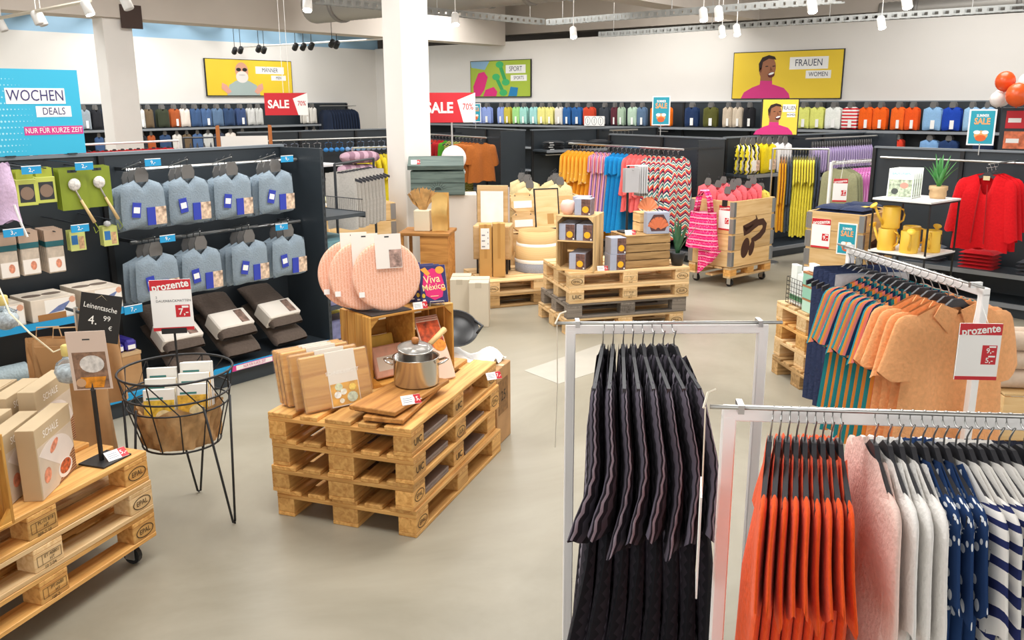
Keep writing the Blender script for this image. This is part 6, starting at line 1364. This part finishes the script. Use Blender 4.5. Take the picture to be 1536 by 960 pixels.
t = thing('circle_sign', 'white shelf sign with three circle symbols on the sports wall', 'sign'); t.matrix_local = TM((15.985, wall_y(879), 1.586), R(-90)); obj('board', MB().box(0, .5, 0, .01, 0, .2), PAPER, t)
for x in (.06, .44): obj('clip', MB().box(x-.02, x+.02, .01, .06, -.004, .004), DARK, t)
for k in range(3):
    n = 20; o_, i_ = ell(.09+.16*k, .1, .065, .085, n), ell(.09+.16*k, .1, .057, .077, n); obj('circle', MB().add([(p[0], -.001, p[1]) for p in o_+i_], [(q, (q+1) % n, n+(q+1) % n, n+q) for q in range(n)]), TXT, t); flat(rect(.085+.16*k, .095+.16*k, .05, .15), TXT, t, 'figure_mark')
# left wall
LR0 = at(482, 175, y=17.2).x-3.0
wl = gondola('long dark wall shelving of menswear below the men poster', TM((3.0, YW-.52, 0)), 12.4, .5, 2.06, 9, [(1.58, .42, 0, LR0), (1.12, .42, 0, 12.4)], False, False, [(2.0, .38, LR0+.05, LR0+1.2)], STRIP2)
def wall_x(px): return at(px, 175, y=17.2).x
mcols = [(130, '#9aa4ad', 'pale grey'), (148, '#2a2b30', 'black'), (163, '#39404f', 'slate'), (214, '#d5d5d3', 'white'), (227, '#6b5a45', 'brown and tan'), (248, '#3a3f30', 'dark olive'), (266, '#a8562e', 'rust'), (281, '#e2d6cc', 'cream'), (297, '#3f587f', 'denim blue'), (313, '#4a648d', 'denim blue'), (330, '#5d7593', 'faded denim'), (347, '#33486a', 'dark denim'), (365, '#3a4c73', 'dark denim'), (380, '#c9c9c7', 'light grey'), (392, '#c2c2bf', 'light grey'), (462, '#cfcac2', 'stone'), (473, '#d6d2cb', 'stone')]
mx_ = [wall_x(q[0]) for q in mcols]
def mw(k): return min(1, min(abs(mx_[k]-mx_[j]) for j in (k-1, k+1) if 0 <= j < len(mx_))/.3)
for k, (px, c, nm) in enumerate(mcols):
    for q in range(2): pack(PKS[q], fabric(c, .18), TM((wall_x(px), 17.27+.085*q, ZW)) @ Matrix.Diagonal((mw(k), 1, 1, 1)), '%s folded menswear pack on the far wall shelf' % nm, nm + ' menswear', PAPER if q == 0 and k % 3 == 0 else None, False, hook=False)
    if px not in (130, 380, 392): pack(PKS[0], fabric(mcols[(k*5+3) % len(mcols)][1], .18), TM((wall_x(px), 17.28, 1.465)) @ Matrix.Diagonal((mw(k), 1, .88, 1)), 'folded menswear pack on the second shelf of the far wall', 'second shelf menswear', None, False, hook=False)
rail_row((3.0+LR0+.1, 17.3, 2.0), (3.0+LR0+1.15, 17.3, 2.0), [('navy_coat', G['shirt'], fabric('#232d42', .2), 11, 'dark navy coat in the row beside the tall black post', 'coat')], hook=False)
# navy jackets on a freestanding rail, nearer
NJ0, NJ1 = at(272, 178, z=1.72), at(330, 178, z=1.72); s_ = 13.4/((NJ0.x**2+NJ0.y**2)**.5); 
NJ0 = Vector((NJ0.x*s_, NJ0.y*s_, 1.62+.0)); NJ1 = Vector((NJ0.x+.75, NJ0.y-.5, 1.62))
nr = thing('garment_rail', 'black garment rail of dark navy jackets before the menswear wall', 'clothes rail'); obj('rail', MB().tube([NJ0, NJ1], .013, 6), DARK, nr)
for p in (NJ0, NJ1): obj('post', MB().tube([p, (p.x, p.y, 0)], .018, 6), DARK, nr)
rail_row(NJ0, NJ1, [('navy_jacket', G['shirt'], fabric('#17283c', .2), 9, 'dark navy jacket on the black garment rail', 'jacket')], hook=False)
# low table with beige goods right behind the weekly deals unit
lt = gondola('low grey shelving unit topped with beige boxes behind the weekly deals unit', TM((2.9, 8.3, 0)), 4.2, .6, 1.36, 3, [(.9, .4, 0, 4.2)], False, True, (), STRIP2, topcap=False)
obj('table_top', MB().box(0, 4.2, -.05, .62, 1.36, 1.385), plain('#d9dadc', .5), lt)
rb2 = random.Random(4)
for k in range(30):
    x = 3.1+.132*k; h = rb2.choice((.06, .1, .14, .18)); c = rb2.choice(('#d9c6a8', '#e3d5bf', '#cdb592', '#ece6dd', '#d8ccd0', '#b3a089'))
    b = thing('beige_box', 'small beige gift carton standing on the low grey unit', 'carton', group='beige cartons on the low unit'); b.matrix_local = TM((x, 8.4+.2*(k % 2), 1.386), R(rb2.uniform(-10, 10))); obj('box', MB().box(0, .11, 0, .11, 0, h, .002), plain(c, .7), b); flat(ell(.055, h*.5, .025, min(.03, h*.35), 12), plain('#8a6a4a', .6) if k % 3 else DARK, b, 'round_window')
# red shirts on a white rail
W0, W1 = Vector((4.9, 11.4, 1.58)), Vector((7.0, 11.6, 1.58)); wr_ = thing('white_rail', 'white garment rail with red shirts beside the slim pillar', 'clothes rail'); obj('rail', MB().tube([W0, W1], .016, 6), WHITE, wr_)
for p in (W0, W1): obj('post', MB().tube([p, (p.x, p.y, 0)], .016, 6), WHITE, wr_)
rail_row(W0, W1, [('red_shirt', G['tee'], fabric('#d8262b', .1), 16, 'red shirt on the white garment rail', 'shirt')], hook=False)
# underwear unit with blue goods, yellow dresses and the wooden ladder stand
MU = TM((8.4, 11.9, 0), R(-14)); gondola('dark shelving unit hung with blue underwear below the sale board', MU, 3.1, .5, 1.62, 3, [(1.0, .4, 0, 3.1)], False, True, [(1.5, .3, .1, 3.0)], STRIP2)
bra = MB()
for s in (-1, 1): bra.lathe([(.001, .035), (.04, .028), (.07, 0), (.075, -.01)], 14, TM((s*.078, 0, -.2), 0, R(90)) @ Matrix.Diagonal((1, .8, 1, 1)), False)
bra.tube([(-.085, 0, -.12), (-.1, 0, -.02), (-.02, 0, 0)], .006, 4).tube([(.085, 0, -.12), (.1, 0, -.02), (.02, 0, 0)], .006, 4)
BR = bra.mesh('bra', WHITE, True)
for k in range(14):
    c, nm = (('#8fb3de', 'light blue'), ('#a9b9d3', 'grey blue'), ('#e4e2e6', 'white'), ('#3d8fd9', 'bright blue'))[(k//2) % 4]
    o = link('bra', BR, None, MU @ TM((.22+.2*k, .2, 1.5-HK*.62)) @ Matrix.Scale(.62, 4), plain(c, .7)); tag(o, '%s bra hanging on the underwear unit below the sale board' % nm, 'bra', nm+' bras')
    h = link('hanger', ME_HANGER_S, o); link('hook', ME_HOOK, h)
Y0, Y1 = Vector((8.1, 9.2, 1.5)), Vector((8.95, 8.8, 1.5)); yr = thing('garment_rail', 'slim rail with lemon yellow dresses behind the grey trousers', 'clothes rail'); obj('rail', MB().tube([Y0, Y1], .012, 6), SILVER, yr)
for p in (Y0, Y1): obj('post', MB().tube([p, (p.x, p.y, 0)], .012, 6), SILVER, yr)
rail_row(Y0, Y1, [('yellow_frock', G['yd'], fabric('#ecd936', .12), 9, 'lemon yellow dress hanging behind the white pillar', 'dress')], hook=False, t0=.1, t1=.9)
summer_sign(TM((8.62, 8.72, 1.62), R(-48)), .16, .26, 'turquoise sale card standing above the yellow dresses', None, .2)
lad = thing('ladder_stand', 'orange-brown wooden ladder stand with white shelves before the far wall', 'shelf stand'); LP = Vector((6.3, 9.6, 0)); lad.matrix_local = TM(LP, R(-35))
for x in (0, .62):
    for y in (0, .35): obj('rail_post', MB().box(x, x+.035, y, y+.035, 0, 1.82), plain('#b5692f', .6), lad)
for z in (.6, 1.1, 1.45): obj('shelf', MB().box(.036, .619, 0, .385, z, z+.02), WHITE, lad)
obj('white_card', MB().box(.05, .6, -.01, -.004, 1.47, 1.7), plain('#efe9e2', .6), lad)
# trousers on the end of the weekly deals unit, endcap shelves
E0 = Vector((5.24, 6.2, 1.56)); E1 = Vector((6.02, 6.54, 1.56)); er = thing('arm_rail', 'short black arm rail of grey trousers at the end of the weekly deals unit', 'clothes rail'); obj('rail', MB().tube([E0, E1], .012, 6), DARK, er)
for p in (E0, E1): obj('post', MB().tube([p, (p.x, p.y, 0)], .012, 6), DARK, er)
rail_row(E0, E1, [('grey_trousers', gm('shorttr', trousers=True, T=.03, W=.3, L=.5, amp=.012), fabric('#b4afa8', .15), 9, 'light grey cotton trousers hanging at the end of the dark unit', 'trousers')], hook=False, t0=.08, t1=.92)
ec = thing('endcap_shelf', 'dark end shelves with a wire fence on the weekly deals unit', 'shelf'); ec.matrix_local = TM((4.69, 5.72, 0))
for z in (1.18, .82, .42, .12):
    obj('shelf_board', MB().box(0, .45, 0, .6, z-.03, z), M_GON2, ec); obj('front_lip', MB().box(.45, .46, 0, .6, z-.045, z+.005), M_GON, ec)
fw_ = MB()
for k in range(24): fw_.tube([(.44, .02+.024*k, 1.18), (.44, .02+.024*k, 1.29)], .0015, 4)
o = obj('wire_fence', fw_, DARK, ec); o['kind'] = 'stuff'; obj('fence_bar', MB().tube([(.44, .01, 1.29), (.44, .59, 1.29)], .004, 5), DARK, ec); obj('back_panel', MB().box(0, .45, .6, .62, 0, 1.3), M_GON, ec)
for k, (z, c, nm) in enumerate(((.82, '#6f9aa3', 'teal grey'), (.82, '#8aaab0', 'teal grey'), (.42, '#8a87a8', 'lilac'), (.42, '#c9b94a', 'yellow'), (.12, '#7d7fa5', 'lilac'), (.12, '#cdbb3f', 'yellow'))):
    b = thing('stacked_box', '%s goods box on the end shelves of the dark unit' % nm, 'box', group=nm+' end shelf boxes'); b.matrix_local = TM((4.73, 5.75+.29*(k % 2), z+.001)); obj('box', MB().box(0, .38, 0, .26, 0, .15, .003), plain(c, .6, var=.3, bscale=14), b); obj('rim', MB().box(-.003, .383, -.003, .263, .135, .151), plain(c, .5), b)
# bedding box with pillows
bdx = TM((6.25, 7.55, 0), R(-20)); tb_ = thing('collar_box', 'tall wooden collar box with pillows beside the white pillar', 'box'); tb_.matrix_local = bdx
for k in range(5):
    for y in (0, .58): obj('collar_board', MB().box(.021, .78, y, y+.02, .2*k, .2*k+.195, .002), W_PINE, tb_)
    for x in (0, .78): obj('collar_board', MB().cbox((0, 0, 0), (.6, .02, .195), .002), W_PINE, tb_, TM((x+.01, .3, .2*k+.0975), R(90)))
    obj('hinge', MB().box(.74, .803, -.004, .0, .2*k+.01, .2*k+.185), HIN, tb_)
obj('lid', MB().box(.02, .78, .02, .58, .96, .975), plain('#ece8e2', .7), tb_)
def pil(i, j):
    q = 2*math.pi*i; s = j*2-1; r = (1-abs(s)**4)**.5; return (.24*s, .15*math.cos(q)*r, .07*math.sin(q)*r)
PI_ = MB().grid(pil, 20, 12, True).mesh('pillow', fabric('#d9d2a8', .08), True)
for k, (x, y, c, lab) in enumerate(((.27, .16, '#d9d7a9', 'pale green pillow on the tall collar box'), (.55, .455, '#eac489', 'pale orange pillow on the tall collar box'))): tag(link('pillow', PI_, None, bdx @ TM((x, y, 1.047)), fabric(c, .06)), lab, 'pillow')
for k in range(3): tag(link('mauve_cushion', PI_, None, bdx @ TM((.5+.04*k, .45, 1.192+.146*k), R(4*k)), stripes(['#b293a0', '#8a6a78'], 0, 9, .6, 8)), 'mauve checked cushion piled behind the pillows', 'cushion', 'mauve cushions')
# cart of cream shirts
c3 = at(772, 294, z=1.0); C3 = TM((c3.x, c3.y, 0), R(-38)); collar_cart('collar cart filled with cream shirts behind the picture frame', C3, .8, .6, None)
for k in range(10): pack(PK[k % 3], fabric('#dfcf9f', .08), C3 @ TM((.21+.38*(k % 2), .09+.1*(k//2), 1.1+.03*((k*7) % 3)), 0, R(-4)), 'cream folded shirt with grey neck hanger in the cream cart', 'cream shirts in the cart')
prozente(C3 @ TM((.35, -.006, .7)), .15, .27, [], ['9,-'], 'small prozente card on the cream shirt cart')

# ================================================================ boards and standing signs
def sale_board(M, label, w=.6, h=.33):
    t = thing('sale_board', label, 'sign'); t.matrix_local = M; obj('panel', MB().box(0, w, 0, .02, 0, h), RED, t); flat([(w*.66, h*.75), (w, h), (w, 0), (w*.77, 0)], PAPER, t, 'white_wedge'); text('SALE', h*.5, WHITE, t, (w*.32, -.0014, h*.48), .03, sx=.9); text('70%', h*.3, RED, t, (w*.86, -.0016, h*.52), .01, sx=.75)
    return t
p = at(398, 173, z=1.9); p = p*(13.0/(p.x**2+p.y**2)**.5) if False else None
def by_dist(px, py, dist): 
    q = at(px, py, z=2.0 if py > 151 else 2.2); v = Vector((q.x, q.y, 0)).normalized()*dist
    d = (_fw + _r*((px-768)/F_PX) - _u*((py-480)/F_PX)); t = dist/math.hypot(d.x, d.y); return CAM_P + d*t
p = by_dist(398, 173, 13); sale_board(TM(p, R(-38)), 'red SALE 70% board hanging before the yellow men poster', .58, .3)
sb_ = [o for o in COL.objects if o.name.startswith('sale_board')][0]
for x in (.26, .34): obj('hanging_wire', MB().tube([(x, .01, .3), (x, .01, 4.5-p.z)], .003, 4), WHITE, sb_)
p = by_dist(634, 184, 11); sale_board(TM(p, R(-44)), 'red SALE 70% board half hidden behind the white pillar', .64, .35)
tp = thing('board_post', 'thin grey post carrying the half hidden sale board', 'post', (p.x+.3, p.y-.25, 0)); obj('pole', MB().tube([(0, .05, 0), (0, .05, p.z+.1)], .012, 6), SILVER, tp); obj('foot', MB().lathe([(.15, 0), (.15, .012), (.02, .02)], 18), SILVER, tp, TM((0, .05, 0)))
summer_sign(TM(MN @ Vector((.9, .45, 1.72)), R(-48)), .2, .34, 'turquoise sale card above the red vests', None, .12)
summer_sign(TM(MZ @ Vector((1.05, .45, 1.76)), R(-55)), .25, .4, 'turquoise sale card above the zigzag dresses', None, .15)
summer_sign(TM(MR @ Vector((1.1, .45, 1.64)), R(-80)), .25, .36, 'turquoise sale card above the red blazers', None, .1)
fs = poster('small yellow FRAUEN sign with the laughing woman on the lavender shirt unit', TM(MM @ Vector((.65, .5, 1.62)), R(-58)), .5, .5, YEL2, 'standing_sign', 'sign'); woman(fs, .5, .5, .18, .44); word_box(fs, 'FRAUEN', .28, .45, .32, .42, .075, .7); word_box(fs, 'WOMEN', .34, .45, .25, .31, .045, .7)
# promo shelf and balloons by the wall
pp_ = by_dist(1497, 216, 14.5); ps_ = thing('promo_shelf', 'dark promo shelf with red vouchers below the balloons', 'shelf'); ps_.matrix_local = TM((pp_.x, pp_.y, 0), R(-82)); obj('cabinet', MB().box(0, 1.4, 0, .4, 0, 1.98), M_GON, ps_)
for k in range(3):
    for j in range(2): c = obj('voucher', MB().box(.06+.42*k, .42+.42*k, -.01, 0, 1.42+.28*j, 1.66+.28*j), RED if (k+j) % 2 else plain('#d9744f', .6, var=.5, bscale=12), ps_); flat(rect(.09+.42*k, .25+.42*k, 1.5+.28*j, 1.56+.28*j), PAPER, c, 'print_block', -.01)
BAL = [[by_dist(px, py, 14.2+.12*(k % 3)), r, c, nm] for k, (px, py, r, c, nm) in enumerate(((1524, 147, .15, '#f0622a', 'orange'), (1512, 138, .13, '#ee5a24', 'orange'), (1503, 150, .12, '#f4ece6', 'white'), (1533, 136, .12, '#f6efe9', 'white'), (1497, 160, .1, '#f2eae4', 'white')))]
for it in range(60):
    for i in range(5):
        for j in range(i):
            v = BAL[i][0]-BAL[j][0]; need = (BAL[i][1]+BAL[j][1])*1.09
            if v.length < need: v = v.normalized()*(need-v.length)*.5; BAL[i][0] = BAL[i][0]+v; BAL[j][0] = BAL[j][0]-v
        BAL[i][0].z = max(BAL[i][0].z, 1.981+BAL[i][1]*1.15)
for q, r, c, nm in BAL:
    b = thing('balloon', '%s balloon in the cluster above the promo shelf' % nm, 'balloon', q, group=nm+' balloons'); obj('balloon_skin', MB().lathe([(.001, -r*1.08)]+[(r*math.cos(R(a)), r*1.06*math.sin(R(a))) for a in range(-75, 90, 15)]+[(.001, r*1.06)], 20, None, False), plain(c, .3), b, None, True); obj('knot', MB().lathe([(.004, -r*1.07), (.012, -r*1.13)], 8), plain(c, .4), b)
